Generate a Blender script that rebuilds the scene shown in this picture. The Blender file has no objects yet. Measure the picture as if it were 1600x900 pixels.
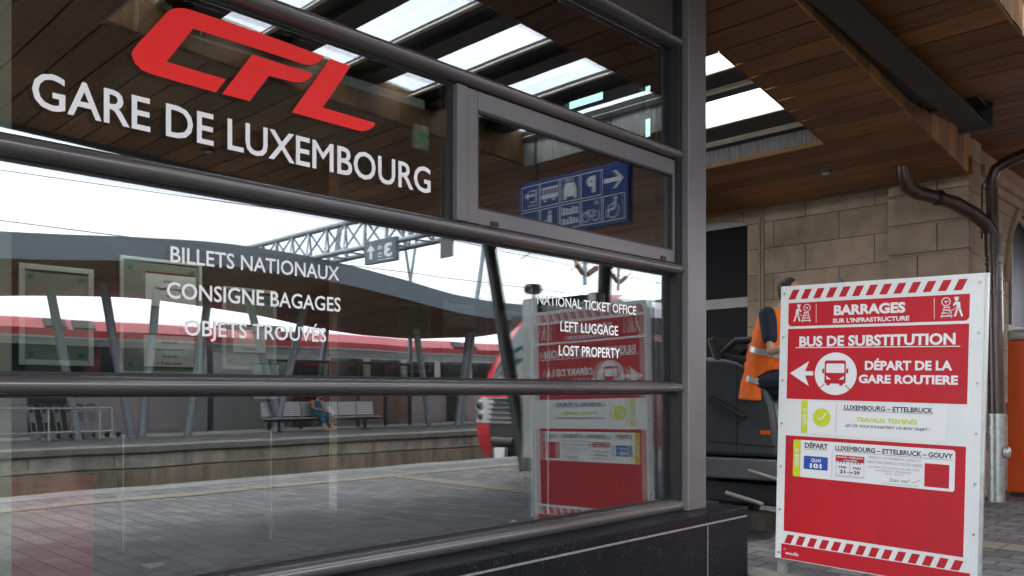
import bpy, bmesh, math, random
import numpy as np
from mathutils import Vector, Matrix
from mathutils.geometry import tessellate_polygon
random.seed(7)
R = math.radians
scene = bpy.context.scene
col = scene.collection

# ------------------------------------------------------------------ camera
FPX, HY, VP1, EYE = 1300.0, 611.0, 2075.0, 1.42
TH = math.atan((VP1 - 800) / FPX)          # facade runs along +X, camera looks at this yaw
CC, SS = math.cos(TH), math.sin(TH)
cam_d = bpy.data.cameras.new('camera')
cam = bpy.data.objects.new('camera', cam_d); col.objects.link(cam)
cam.location = (0, 0, EYE)
cam.rotation_euler = (R(90), 0, TH - R(90))
cam_d.sensor_width = 36.0
cam_d.lens = FPX / 1600 * 36
cam_d.shift_y = (HY - 450) / 1600
cam_d.clip_start, cam_d.clip_end = 0.05, 800
scene.camera = cam

# ------------------------------------------------------------------ world, sun, exposure
EXPOSURE = 2.35
SUN_EL, SUN_AZ = R(52), R(215)
world = bpy.data.worlds.new('World'); scene.world = world; world.use_nodes = True
wn, wl = world.node_tree.nodes, world.node_tree.links
wn.clear()
wo = wn.new('ShaderNodeOutputWorld'); bg = wn.new('ShaderNodeBackground')
sky = wn.new('ShaderNodeTexSky'); sky.sky_type = 'NISHITA'; sky.sun_disc = False
sky.sun_elevation = SUN_EL; sky.sun_rotation = SUN_AZ
sky.dust_density = 3.0; sky.air_density = 1.0
hs = wn.new('ShaderNodeHueSaturation'); hs.inputs['Saturation'].default_value = 0.22
wl.new(sky.outputs[0], hs.inputs['Color'])
tc = wn.new('ShaderNodeTexCoord'); nz = wn.new('ShaderNodeTexNoise')
nz.inputs['Scale'].default_value = 3.2; nz.inputs['Detail'].default_value = 6
mp = wn.new('ShaderNodeMapping'); mp.inputs['Scale'].default_value = (1, 1, 2.6)
wl.new(tc.outputs['Generated'], mp.inputs[0]); wl.new(mp.outputs[0], nz.inputs['Vector'])
mr = wn.new('ShaderNodeMapRange'); mr.inputs['From Min'].default_value = .3; mr.inputs['From Max'].default_value = .7
mr.inputs['To Min'].default_value = .74; mr.inputs['To Max'].default_value = 1.14
wl.new(nz.outputs['Fac'], mr.inputs['Value'])
cl = wn.new('ShaderNodeMix'); cl.data_type = 'RGBA'; cl.inputs[0].default_value = 0.8
wl.new(hs.outputs[0], cl.inputs[6]); cl.inputs[7].default_value = (7.7, 8.2, 9.0, 1)   # the flat cloud deck
ml = wn.new('ShaderNodeVectorMath'); ml.operation = 'SCALE'
wl.new(cl.outputs[2], ml.inputs[0]); wl.new(mr.outputs[0], ml.inputs['Scale'])
wl.new(ml.outputs[0], bg.inputs['Color']); bg.inputs['Strength'].default_value = 0.135
wl.new(bg.outputs[0], wo.inputs[0])
sl = bpy.data.lights.new('sun', 'SUN'); sl.energy = 1.1; sl.angle = R(14); sl.color = (1, .96, .9)
so = bpy.data.objects.new('sun', sl); col.objects.link(so)
_d = Vector((math.sin(SUN_AZ) * math.cos(SUN_EL), math.cos(SUN_AZ) * math.cos(SUN_EL), math.sin(SUN_EL)))
so.rotation_euler = _d.to_track_quat('Z', 'Y').to_euler(); so.location = (0, -20, 40)
vs = scene.view_settings
scene.display_settings.display_device = 'sRGB'
vs.view_transform = 'Standard'; vs.look = 'None'; vs.exposure = EXPOSURE; vs.gamma = 1; vs.use_curve_mapping = False
cy = scene.cycles
cy.max_bounces = 8; cy.diffuse_bounces = 4; cy.glossy_bounces = 5; cy.transparent_max_bounces = 24
cy.transmission_bounces = 4; cy.use_denoising = True; cy.sample_clamp_indirect = 6
cy.caustics_reflective = False; cy.caustics_refractive = False

# ------------------------------------------------------------------ measuring helpers: photo pixel -> point on a known surface
DG = 3.43                                   # the glass plane of the kiosk front is Y = DG
def ray(px, py):
    l = (px - 800) / FPX
    return (CC + l * SS, SS - l * CC, (HY - py) / FPX)
def hY(px, py, Y):
    r = ray(px, py); t = Y / r[1]; return Vector((r[0] * t, Y, EYE + r[2] * t))
def hX(px, py, X):
    r = ray(px, py); t = X / r[0]; return Vector((X, r[1] * t, EYE + r[2] * t))
def hZ(px, py, z):
    r = ray(px, py); t = (z - EYE) / r[2]; return Vector((r[0] * t, r[1] * t, z))
def hP(px, py, f):
    z = f(5)
    for _ in range(50):
        p = hZ(px, py, z); z = f(p.x)
    return p
def mir(p): return Vector((p.x, 2 * DG - p.y, p.z))   # things seen in the glass stand on the other side of it
def rY(px, py, Y): return mir(hY(px, py, 2 * DG - Y))
def rX(px, py, X): return mir(hX(px, py, X))
def rZ(px, py, z): return mir(hZ(px, py, z))

# ------------------------------------------------------------------ materials
def mat(name, base=(.5, .5, .5), rough=.6, metal=0., spec=None, noise=None, bump=None, coat=0.):
    m = bpy.data.materials.new(name); m.use_nodes = True
    nt = m.node_tree; b = nt.nodes['Principled BSDF']
    b.inputs['Base Color'].default_value = (*base, 1); b.inputs['Roughness'].default_value = rough
    b.inputs['Metallic'].default_value = metal
    if spec is not None: b.inputs['Specular IOR Level'].default_value = spec
    if coat: b.inputs['Coat Weight'].default_value = coat; b.inputs['Coat Roughness'].default_value = .08
    co = nt.nodes.new('ShaderNodeTexCoord'); 
    if noise:                                # (scale xyz, amount) mottles the colour and the roughness
        sc, am = noise
        mpn = nt.nodes.new('ShaderNodeMapping'); mpn.inputs['Scale'].default_value = sc if hasattr(sc, '__len__') else (sc,) * 3
        n = nt.nodes.new('ShaderNodeTexNoise'); n.inputs['Scale'].default_value = 1; n.inputs['Detail'].default_value = 7
        n.inputs['Roughness'].default_value = .62
        nt.links.new(co.outputs['Object'], mpn.inputs[0]); nt.links.new(mpn.outputs[0], n.inputs['Vector'])
        rmp = nt.nodes.new('ShaderNodeMapRange'); rmp.inputs['From Min'].default_value = .3; rmp.inputs['From Max'].default_value = .7
        rmp.inputs['To Min'].default_value = 1 - am; rmp.inputs['To Max'].default_value = 1 + am
        nt.links.new(n.outputs['Fac'], rmp.inputs['Value'])
        v = nt.nodes.new('ShaderNodeVectorMath'); v.operation = 'SCALE'; v.inputs[0].default_value = base
        nt.links.new(rmp.outputs[0], v.inputs['Scale']); nt.links.new(v.outputs[0], b.inputs['Base Color'])
        r2 = nt.nodes.new('ShaderNodeMath'); r2.operation = 'MULTIPLY'; r2.inputs[1].default_value = rough
        nt.links.new(rmp.outputs[0], r2.inputs[0]); nt.links.new(r2.outputs[0], b.inputs['Roughness'])
    if bump:
        sc, st, dist = bump
        n = nt.nodes.new('ShaderNodeTexNoise'); n.inputs['Scale'].default_value = sc; n.inputs['Detail'].default_value = 5
        nt.links.new(co.outputs['Object'], n.inputs['Vector'])
        bp = nt.nodes.new('ShaderNodeBump'); bp.inputs['Strength'].default_value = st; bp.inputs['Distance'].default_value = dist
        nt.links.new(n.outputs['Fac'], bp.inputs['Height']); nt.links.new(bp.outputs[0], b.inputs['Normal'])
    return m

def wood_mat(name, c1, c2, axis, rough=.55):
    """grain drawn out along `axis`; every board (mesh island) gets a tone of its own"""
    m = bpy.data.materials.new(name); m.use_nodes = True; nt = m.node_tree; N = nt.nodes.new; L = nt.links.new
    b = nt.nodes['Principled BSDF']; b.inputs['Specular IOR Level'].default_value = .35
    co = N('ShaderNodeTexCoord'); g = N('ShaderNodeNewGeometry'); mp_ = N('ShaderNodeMapping')
    sc = [34, 34, 34]; sc[axis] = 1.3; mp_.inputs['Scale'].default_value = sc
    off = N('ShaderNodeVectorMath'); off.operation = 'SCALE'; off.inputs[0].default_value = (37, 91, 53)
    L(g.outputs['Random Per Island'], off.inputs['Scale']); L(off.outputs[0], mp_.inputs['Location'])
    L(co.outputs['Object'], mp_.inputs[0])
    n = N('ShaderNodeTexNoise'); n.inputs['Scale'].default_value = 1; n.inputs['Detail'].default_value = 8; n.inputs['Roughness'].default_value = .65
    n.inputs['Distortion'].default_value = .6
    L(mp_.outputs[0], n.inputs['Vector'])
    cr = N('ShaderNodeValToRGB'); cr.color_ramp.elements[0].position = .3; cr.color_ramp.elements[1].position = .72
    cr.color_ramp.elements[0].color = (*c1, 1); cr.color_ramp.elements[1].color = (*c2, 1)
    L(n.outputs['Fac'], cr.inputs[0])
    rr = N('ShaderNodeMapRange'); rr.inputs['To Min'].default_value = .68; rr.inputs['To Max'].default_value = 1.3
    L(g.outputs['Random Per Island'], rr.inputs['Value'])
    n2 = N('ShaderNodeTexNoise'); n2.inputs['Scale'].default_value = .9; n2.inputs['Detail'].default_value = 4
    L(co.outputs['Object'], n2.inputs['Vector'])
    r3 = N('ShaderNodeMapRange'); r3.inputs['From Min'].default_value = .3; r3.inputs['From Max'].default_value = .7
    r3.inputs['To Min'].default_value = .75; r3.inputs['To Max'].default_value = 1.2
    L(n2.outputs['Fac'], r3.inputs['Value'])
    mu = N('ShaderNodeMath'); mu.operation = 'MULTIPLY'; L(rr.outputs[0], mu.inputs[0]); L(r3.outputs[0], mu.inputs[1])
    v = N('ShaderNodeVectorMath'); v.operation = 'SCALE'; L(cr.outputs[0], v.inputs[0]); L(mu.outputs[0], v.inputs['Scale'])
    L(v.outputs[0], b.inputs['Base Color']); b.inputs['Roughness'].default_value = rough
    bp = N('ShaderNodeBump'); bp.inputs['Strength'].default_value = .25; bp.inputs['Distance'].default_value = .004
    L(n.outputs['Fac'], bp.inputs['Height']); L(bp.outputs[0], b.inputs['Normal'])
    return m

def brick_mat(name, c1, c2, mortar, bw, bh, mw, swap, rough=.8, offset=.5, stain=.35, bump=.6, bias=0.):
    """swap = which world axes feed the brick rows: (u, v)"""
    m = bpy.data.materials.new(name); m.use_nodes = True; nt = m.node_tree; N = nt.nodes.new; L = nt.links.new
    b = nt.nodes['Principled BSDF']; co = N('ShaderNodeTexCoord'); sp = N('ShaderNodeSeparateXYZ'); cb = N('ShaderNodeCombineXYZ')
    L(co.outputs['Object'], sp.inputs[0]); L(sp.outputs[swap[0]], cb.inputs[0]); L(sp.outputs[swap[1]], cb.inputs[1])
    br = N('ShaderNodeTexBrick'); br.inputs['Scale'].default_value = 1; br.inputs['Brick Width'].default_value = bw
    br.inputs['Row Height'].default_value = bh; br.inputs['Mortar Size'].default_value = mw; br.offset = offset
    br.inputs['Mortar Smooth'].default_value = .15; br.inputs['Bias'].default_value = bias
    br.inputs['Color1'].default_value = (*c1, 1); br.inputs['Color2'].default_value = (*c2, 1); br.inputs['Mortar'].default_value = (*mortar, 1)
    L(cb.outputs[0], br.inputs['Vector'])
    n = N('ShaderNodeTexNoise'); n.inputs['Scale'].default_value = 1.7; n.inputs['Detail'].default_value = 8; n.inputs['Roughness'].default_value = .6
    L(co.outputs['Object'], n.inputs['Vector'])
    n2 = N('ShaderNodeTexNoise'); n2.inputs['Scale'].default_value = 45; n2.inputs['Detail'].default_value = 5
    L(co.outputs['Object'], n2.inputs['Vector'])
    ad = N('ShaderNodeMath'); ad.operation = 'MULTIPLY_ADD'; ad.inputs[1].default_value = .35
    L(n2.outputs['Fac'], ad.inputs[0]); L(n.outputs['Fac'], ad.inputs[2])
    rr = N('ShaderNodeMapRange'); rr.inputs['From Min'].default_value = .42; rr.inputs['From Max'].default_value = .92
    rr.inputs['To Min'].default_value = 1 - stain; rr.inputs['To Max'].default_value = 1 + stain
    L(ad.outputs[0], rr.inputs['Value'])
    v = N('ShaderNodeVectorMath'); v.operation = 'SCALE'; L(br.outputs['Color'], v.inputs[0]); L(rr.outputs[0], v.inputs['Scale'])
    L(v.outputs[0], b.inputs['Base Color']); b.inputs['Roughness'].default_value = rough
    h = N('ShaderNodeMath'); h.operation = 'MULTIPLY_ADD'; h.inputs[1].default_value = -1.0
    L(br.outputs['Fac'], h.inputs[0]); sc = N('ShaderNodeMath'); sc.operation = 'MULTIPLY'; sc.inputs[1].default_value = .4
    L(n2.outputs['Fac'], sc.inputs[0]); L(sc.outputs[0], h.inputs[2])
    bp = N('ShaderNodeBump'); bp.inputs['Strength'].default_value = bump; bp.inputs['Distance'].default_value = .008
    L(h.outputs[0], bp.inputs['Height']); L(bp.outputs[0], b.inputs['Normal'])
    return m

def granite_mat():
    m = bpy.data.materials.new('polished dark granite'); m.use_nodes = True; nt = m.node_tree; N = nt.nodes.new; L = nt.links.new
    b = nt.nodes['Principled BSDF']; co = N('ShaderNodeTexCoord')
    v1 = N('ShaderNodeTexVoronoi'); v1.inputs['Scale'].default_value = 70; L(co.outputs['Object'], v1.inputs['Vector'])
    r1 = N('ShaderNodeMapRange'); r1.inputs['From Min'].default_value = .05; r1.inputs['From Max'].default_value = .26
    r1.inputs['To Min'].default_value = 1; r1.inputs['To Max'].default_value = 0; L(v1.outputs['Distance'], r1.inputs['Value'])
    n1 = N('ShaderNodeTexNoise'); n1.inputs['Scale'].default_value = 9; n1.inputs['Detail'].default_value = 6; L(co.outputs['Object'], n1.inputs['Vector'])
    r2 = N('ShaderNodeMapRange'); r2.inputs['From Min'].default_value = .44; r2.inputs['From Max'].default_value = .7; L(n1.outputs['Fac'], r2.inputs['Value'])
    mu = N('ShaderNodeMath'); mu.operation = 'MULTIPLY'; L(r1.outputs[0], mu.inputs[0]); L(r2.outputs[0], mu.inputs[1])
    n3 = N('ShaderNodeTexNoise'); n3.inputs['Scale'].default_value = 260; n3.inputs['Detail'].default_value = 3; L(co.outputs['Object'], n3.inputs['Vector'])
    cr = N('ShaderNodeValToRGB'); cr.color_ramp.elements[0].position = .35; cr.color_ramp.elements[1].position = .75
    cr.color_ramp.elements[0].color = (.005, .0055, .008, 1); cr.color_ramp.elements[1].color = (.022, .023, .028, 1); L(n3.outputs['Fac'], cr.inputs[0])
    mx = N('ShaderNodeMix'); mx.data_type = 'RGBA'; L(mu.outputs[0], mx.inputs[0]); L(cr.outputs[0], mx.inputs[6]); mx.inputs[7].default_value = (.34, .35, .37, 1)
    L(mx.outputs[2], b.inputs['Base Color'])
    r4 = N('ShaderNodeMapRange'); b.inputs['Specular IOR Level'].default_value = .12; r4.inputs['To Min'].default_value = .22; r4.inputs['To Max'].default_value = .5; L(n1.outputs['Fac'], r4.inputs['Value'])
    L(r4.outputs[0], b.inputs['Roughness'])
    return m

def glass_mat(name, base=.10, tint=(.86, .9, .88), dirt=0.):
    m = bpy.data.materials.new(name); m.use_nodes = True; nt = m.node_tree; N = nt.nodes.new; L = nt.links.new
    nt.nodes.remove(nt.nodes['Principled BSDF']); out = nt.nodes['Material Output']
    tr = N('ShaderNodeBsdfTransparent'); tr.inputs[0].default_value = (*tint, 1)
    gl = N('ShaderNodeBsdfGlossy'); gl.inputs['Roughness'].default_value = 0.0; gl.inputs['Color'].default_value = (.97, .985, 1, 1)
    lw = N('ShaderNodeLayerWeight'); lw.inputs['Blend'].default_value = .5
    p = N('ShaderNodeMath'); p.operation = 'POWER'; p.inputs[1].default_value = 5; L(lw.outputs['Facing'], p.inputs[0])
    f = N('ShaderNodeMath'); f.operation = 'MULTIPLY_ADD'; f.inputs[1].default_value = 1 - base; f.inputs[2].default_value = base
    L(p.outputs[0], f.inputs[0])
    if dirt:                                     # rolled float of the sheet: the mirror image wavers a little
        cw_ = N('ShaderNodeTexCoord'); nw_ = N('ShaderNodeTexNoise'); nw_.inputs['Scale'].default_value = 1.6; nw_.inputs['Detail'].default_value = 1
        L(cw_.outputs['Object'], nw_.inputs['Vector']); bw_ = N('ShaderNodeBump'); bw_.inputs['Strength'].default_value = 1; bw_.inputs['Distance'].default_value = .0005
        L(nw_.outputs['Fac'], bw_.inputs['Height']); L(bw_.outputs[0], gl.inputs['Normal'])
    mx = N('ShaderNodeMixShader'); L(f.outputs[0], mx.inputs[0]); L(tr.outputs[0], mx.inputs[1]); L(gl.outputs[0], mx.inputs[2])
    L(mx.outputs[0], out.inputs['Surface'])
    if dirt:                                     # wiped dust on the pane
        co = N('ShaderNodeTexCoord'); n = N('ShaderNodeTexNoise'); n.inputs['Scale'].default_value = 2.6; n.inputs['Detail'].default_value = 9
        n.inputs['Roughness'].default_value = .7; n.inputs['Distortion'].default_value = 1.2; L(co.outputs['Object'], n.inputs['Vector'])
        r = N('ShaderNodeMapRange'); r.inputs['From Min'].default_value = .5; r.inputs['From Max'].default_value = .85
        r.inputs['To Min'].default_value = .0; r.inputs['To Max'].default_value = dirt; L(n.outputs['Fac'], r.inputs['Value'])
        df = N('ShaderNodeBsdfDiffuse'); df.inputs[0].default_value = (.5, .52, .54, 1)
        m2 = N('ShaderNodeMixShader'); L(r.outputs[0], m2.inputs[0]); L(mx.outputs[0], m2.inputs[1]); L(df.outputs[0], m2.inputs[2])
        L(m2.outputs[0], out.inputs['Surface'])
    return m

def concrete_mat(name, base, streak=.5):
    m = bpy.data.materials.new(name); m.use_nodes = True; nt = m.node_tree; N = nt.nodes.new; L = nt.links.new
    b = nt.nodes['Principled BSDF']; b.inputs['Roughness'].default_value = .85; co = N('ShaderNodeTexCoord')
    mp_ = N('ShaderNodeMapping'); mp_.inputs['Scale'].default_value = (2.4, 2.4, .55); L(co.outputs['Object'], mp_.inputs[0])
    n = N('ShaderNodeTexNoise'); n.inputs['Scale'].default_value = 1; n.inputs['Detail'].default_value = 9; n.inputs['Roughness'].default_value = .68
    L(mp_.outputs[0], n.inputs['Vector'])
    r = N('ShaderNodeMapRange'); r.inputs['From Min'].default_value = .36; r.inputs['From Max'].default_value = .62; L(n.outputs['Fac'], r.inputs['Value'])
    mx = N('ShaderNodeMix'); mx.data_type = 'RGBA'; L(r.outputs[0], mx.inputs[0])
    mx.inputs[6].default_value = (base[0] * (1 - streak), base[1] * (1 - streak * .95), base[2] * (1 - streak), 1); mx.inputs[7].default_value = (*base, 1)
    L(mx.outputs[2], b.inputs['Base Color'])
    return m

M = {}
M['frame'] = mat('satin grey aluminium', (.17, .163, .16), .24, .55, noise=((3, 3, 3), .10))
M['frame_dark'] = mat('black rubber gasket', (.012, .012, .012), .5)
M['sash'] = mat('light grey aluminium sash', (.155, .148, .146), .42, .3, noise=((4, 4, 4), .08))
M['glass'] = glass_mat('coated window glass', .185, (.84, .88, .86), .016)
M['glass_clear'] = glass_mat('clear glass', .05, (.9, .97, .93))
M['glass_green'] = glass_mat('green tinted glass', .05, (.72, .95, .84))
M['glass_edge'] = mat('green glass edge', (.55, .78, .66), .2)
M['granite'] = granite_mat()
M['joint'] = mat('pale mortar joint', (.30, .295, .285), .9, noise=(40, .35))
M['red_vinyl'] = mat('red vinyl film', (.92, .012, .008), .6)
M['white_vinyl'] = mat('white vinyl film', (.90, .90, .89), .5)
M['wood'] = wood_mat('cedar ceiling board', (.095, .036, .009), (.27, .115, .034), 1)
M['wood_lit'] = wood_mat('brightened cedar board', (.15, .078, .036), (.36, .20, .10), 1)  # same cedar with light painted in, so its mirror image is brighter
M['wood_up'] = wood_mat('upright cedar board', (.19, .085, .028), (.46, .24, .095), 2)
M['wood_skylit'] = wood_mat('brightened pine trim', (.55, .30, .13), (.78, .48, .24), 1)  # trim colour raised to stand in for skylight falling on it
M['black'] = mat('matt black paint', (.014, .014, .015), .55)
M['dark_steel'] = mat('charcoal painted steel', (.022, .023, .025), .45, .0, noise=(5, .25))
M['cream'] = mat('cream painted flange', (.78, .73, .60), .5, noise=(6, .15))
M['brush'] = mat('grey brush strip', (.42, .43, .42), .9, noise=((90, 60, 3), .55))
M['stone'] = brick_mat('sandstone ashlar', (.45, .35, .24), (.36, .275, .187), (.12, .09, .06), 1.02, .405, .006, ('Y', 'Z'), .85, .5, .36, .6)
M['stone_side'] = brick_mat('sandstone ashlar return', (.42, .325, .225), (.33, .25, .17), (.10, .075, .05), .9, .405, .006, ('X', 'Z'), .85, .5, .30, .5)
M['stone_block'] = mat('dressed sandstone', (.38, .29, .20), .85, noise=((2.2, 2.2, 2.2), .26), bump=(30, .4, .01))
M['paving'] = brick_mat('grey concrete pavers', (.225, .218, .215), (.125, .12, .12), (.055, .053, .05), .30, .20, .011, ('Y', 'X'), .72, .5, .32, .5)
M['paving_dull'] = brick_mat('platform slabs', (.25, .245, .235), (.19, .185, .18), (.13, .13, .125), .40, .40, .006, ('X', 'Y'), .85, .5, .3, .4)
M['tactile'] = brick_mat('ribbed tactile strip', (.42, .37, .29), (.36, .32, .25), (.16, .14, .11), .3, .05, .012, ('X', 'Y'), .8, 0., .25, .9)
M['tactile_y'] = brick_mat('ribbed tactile strip across', (.42, .37, .29), (.36, .32, .25), (.16, .14, .11), .3, .05, .012, ('Y', 'X'), .8, 0., .25, .9)
M['concrete'] = concrete_mat('stained concrete', (.42, .38, .31), .55)
M['concrete_low'] = concrete_mat('rust stained concrete', (.33, .26, .185), .6)
M['coping'] = concrete_mat('dirty coping', (.20, .19, .165), .4)
M['edge_white'] = mat('worn white edge line', (.52, .48, .40), .8, noise=((3, 3, 3), .25))
M['ballast'] = mat('brown track ballast', (.10, .078, .058), .95, noise=(28, .6), bump=(30, 1, .05))
M['rail'] = mat('rusted rail', (.16, .085, .05), .5, .4, noise=(8, .3))
M['slate_paint'] = mat('slate blue grey fascia paint', (.085, .105, .125), .45, noise=((1.5, 1.5, 1.5), .08))
M['train_red'] = mat('train red paint', (.55, .030, .045), .28, coat=.4, noise=(1.2, .06))
M['train_red_hazed'] = mat('haze lightened train red', (.60, .085, .10), .35, coat=.3, noise=(1.2, .1))  # train red paled to stand in for haze and brightness in the mirror image
M['train_silver'] = mat('train silver paint', (.50, .50, .49), .3, .35, noise=(1.5, .06))
M['train_glass'] = mat('train window glass', (.02, .035, .04), .06, spec=.9)
M['train_dark'] = mat('train skirt grey', (.055, .052, .05), .6, noise=(6, .3))
M['lamp_warm'] = None
M['metal'] = mat('galvanised metal', (.42, .43, .42), .38, .75, noise=((12, 12, 12), .22))
M['metal_pale'] = mat('brushed steel', (.50, .49, .47), .35, .6, noise=((6, 6, 6), .12))
M['pipe'] = mat('brown painted pipe', (.060, .036, .026), .32, .25, noise=((6, 6, 2), .3), coat=.2)
M['panel_white'] = mat('white composite board', (.70, .72, .71), .35, noise=((3.5, 3.5, 1.2), .07))
M['label_white'] = mat('white sticker', (.74, .75, .75), .4)
M['sign_red'] = mat('red printed film', (.46, .005, .014), .55, noise=((5, 5, 1.6), .09))
M['sign_dark'] = mat('dark print', (.03, .032, .04), .5)
M['sign_grey'] = mat('grey print', (.22, .22, .235), .5)
M['sign_lime'] = mat('lime print', (.58, .62, .02), .45)
M['sign_blue'] = mat('blue print', (.02, .075, .36), .45)
M['sign_lilac'] = mat('lilac print', (.55, .52, .66), .5)
M['screw'] = mat('zinc screw', (.35, .36, .36), .35, .8)
M['way_blue'] = mat('blue wayfinding panel', (.012, .045, .21), .35)
M['way_white'] = mat('white pictogram film', (.70, .72, .73), .5)
M['orange'] = mat('orange painted steel', (.62, .085, .008), .38, noise=(3, .06))
M['vest'] = mat('orange safety fabric', (.95, .16, .010), .7, noise=(14, .12), bump=(9, .5, .02))
M['reflex'] = mat('silver reflective tape', (.55, .55, .55), .35, .3)
M['navy'] = mat('navy cotton', (.012, .016, .03), .85, noise=(30, .2))
M['skin'] = mat('skin', (.50, .27, .18), .5, noise=(18, .08))
M['hair'] = mat('dark hair', (.02, .015, .012), .6)
M['machine'] = mat('charcoal machine hood', (.045, .047, .050), .38, noise=(4, .12))
M['machine_low'] = mat('grey plastic bumper', (.085, .087, .09), .5, noise=(4, .12))
M['tyre'] = mat('rubber tyre', (.015, .015, .015), .8)
M['int_dark'] = mat('dark brown office wall', (.028, .024, .020), .8, noise=(2, .2))
M['int_beige'] = mat('beige textured wall', (.40, .38, .30), .85, noise=(2.5, .06), bump=(160, .5, .004))
M['int_panel'] = mat('grey ceiling cassette', (.22, .25, .25), .6, noise=(2, .08))
M['int_floor'] = mat('dark office floor', (.045, .043, .046), .45, noise=(5, .2))
M['perf'] = brick_mat('perforated dark panel', (.10, .085, .06), (.09, .075, .055), (.012, .01, .008), .05, .05, .016, ('X', 'Y'), .6, 0., .15, .2)
M['counter_red'] = mat('red laminate', (.62, .02, .025), .35)
M['frame_pale'] = mat('anodised poster frame', (.66, .72, .66), .4, .4)
M['paper'] = mat('pale paper', (.82, .86, .82), .8, noise=(3, .05))
M['notice_green'] = mat('grey green backing', (.24, .29, .25), .8, noise=(3, .08))
M['teal'] = mat('teal corner print', (.02, .22, .26), .6)
M['maroon'] = mat('maroon print', (.22, .012, .03), .6)
M['bench'] = mat('perforated silver steel', (.42, .43, .44), .45, .4, noise=(8, .12))
M['dress'] = mat('blue patterned dress', (.025, .11, .20), .85, noise=(26, .75))
M['bag'] = mat('white plastic bag', (.70, .70, .72), .6, bump=(14, .8, .03))
M['brown_rust'] = mat('brown insulator', (.20, .09, .05), .35)
M['gantry'] = mat('blue grey galvanised tube', (.25, .28, .30), .5, .3, noise=(7, .2))
M['wire'] = mat('dark wire', (.05, .05, .055), .5)
M['sky_glass'] = glass_mat('skylight glass', .04, (.96, .97, .98))
M['lamp'] = mat('added lit tube', (1, 1, 1)); M['lamp'].node_tree.nodes['Principled BSDF'].inputs['Emission Color'].default_value = (1, .97, .9, 1); M['lamp'].node_tree.nodes['Principled BSDF'].inputs['Emission Strength'].default_value = 5.0
M['exit'] = mat('lit green exit sign', (.02, .20, .06)); M['exit'].node_tree.nodes['Principled BSDF'].inputs['Emission Color'].default_value = (.03, .5, .14, 1); M['exit'].node_tree.nodes['Principled BSDF'].inputs['Emission Strength'].default_value = .04
M['window_paint'] = mat('aged white window paint', (.42, .40, .36), .6, noise=(4, .15))
M['old_glass'] = mat('dusty dark window', (.010, .010, .011), .4, spec=.06)
M['shelter'] = glass_mat('shelter glass', .06, (.62, .72, .67))

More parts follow.
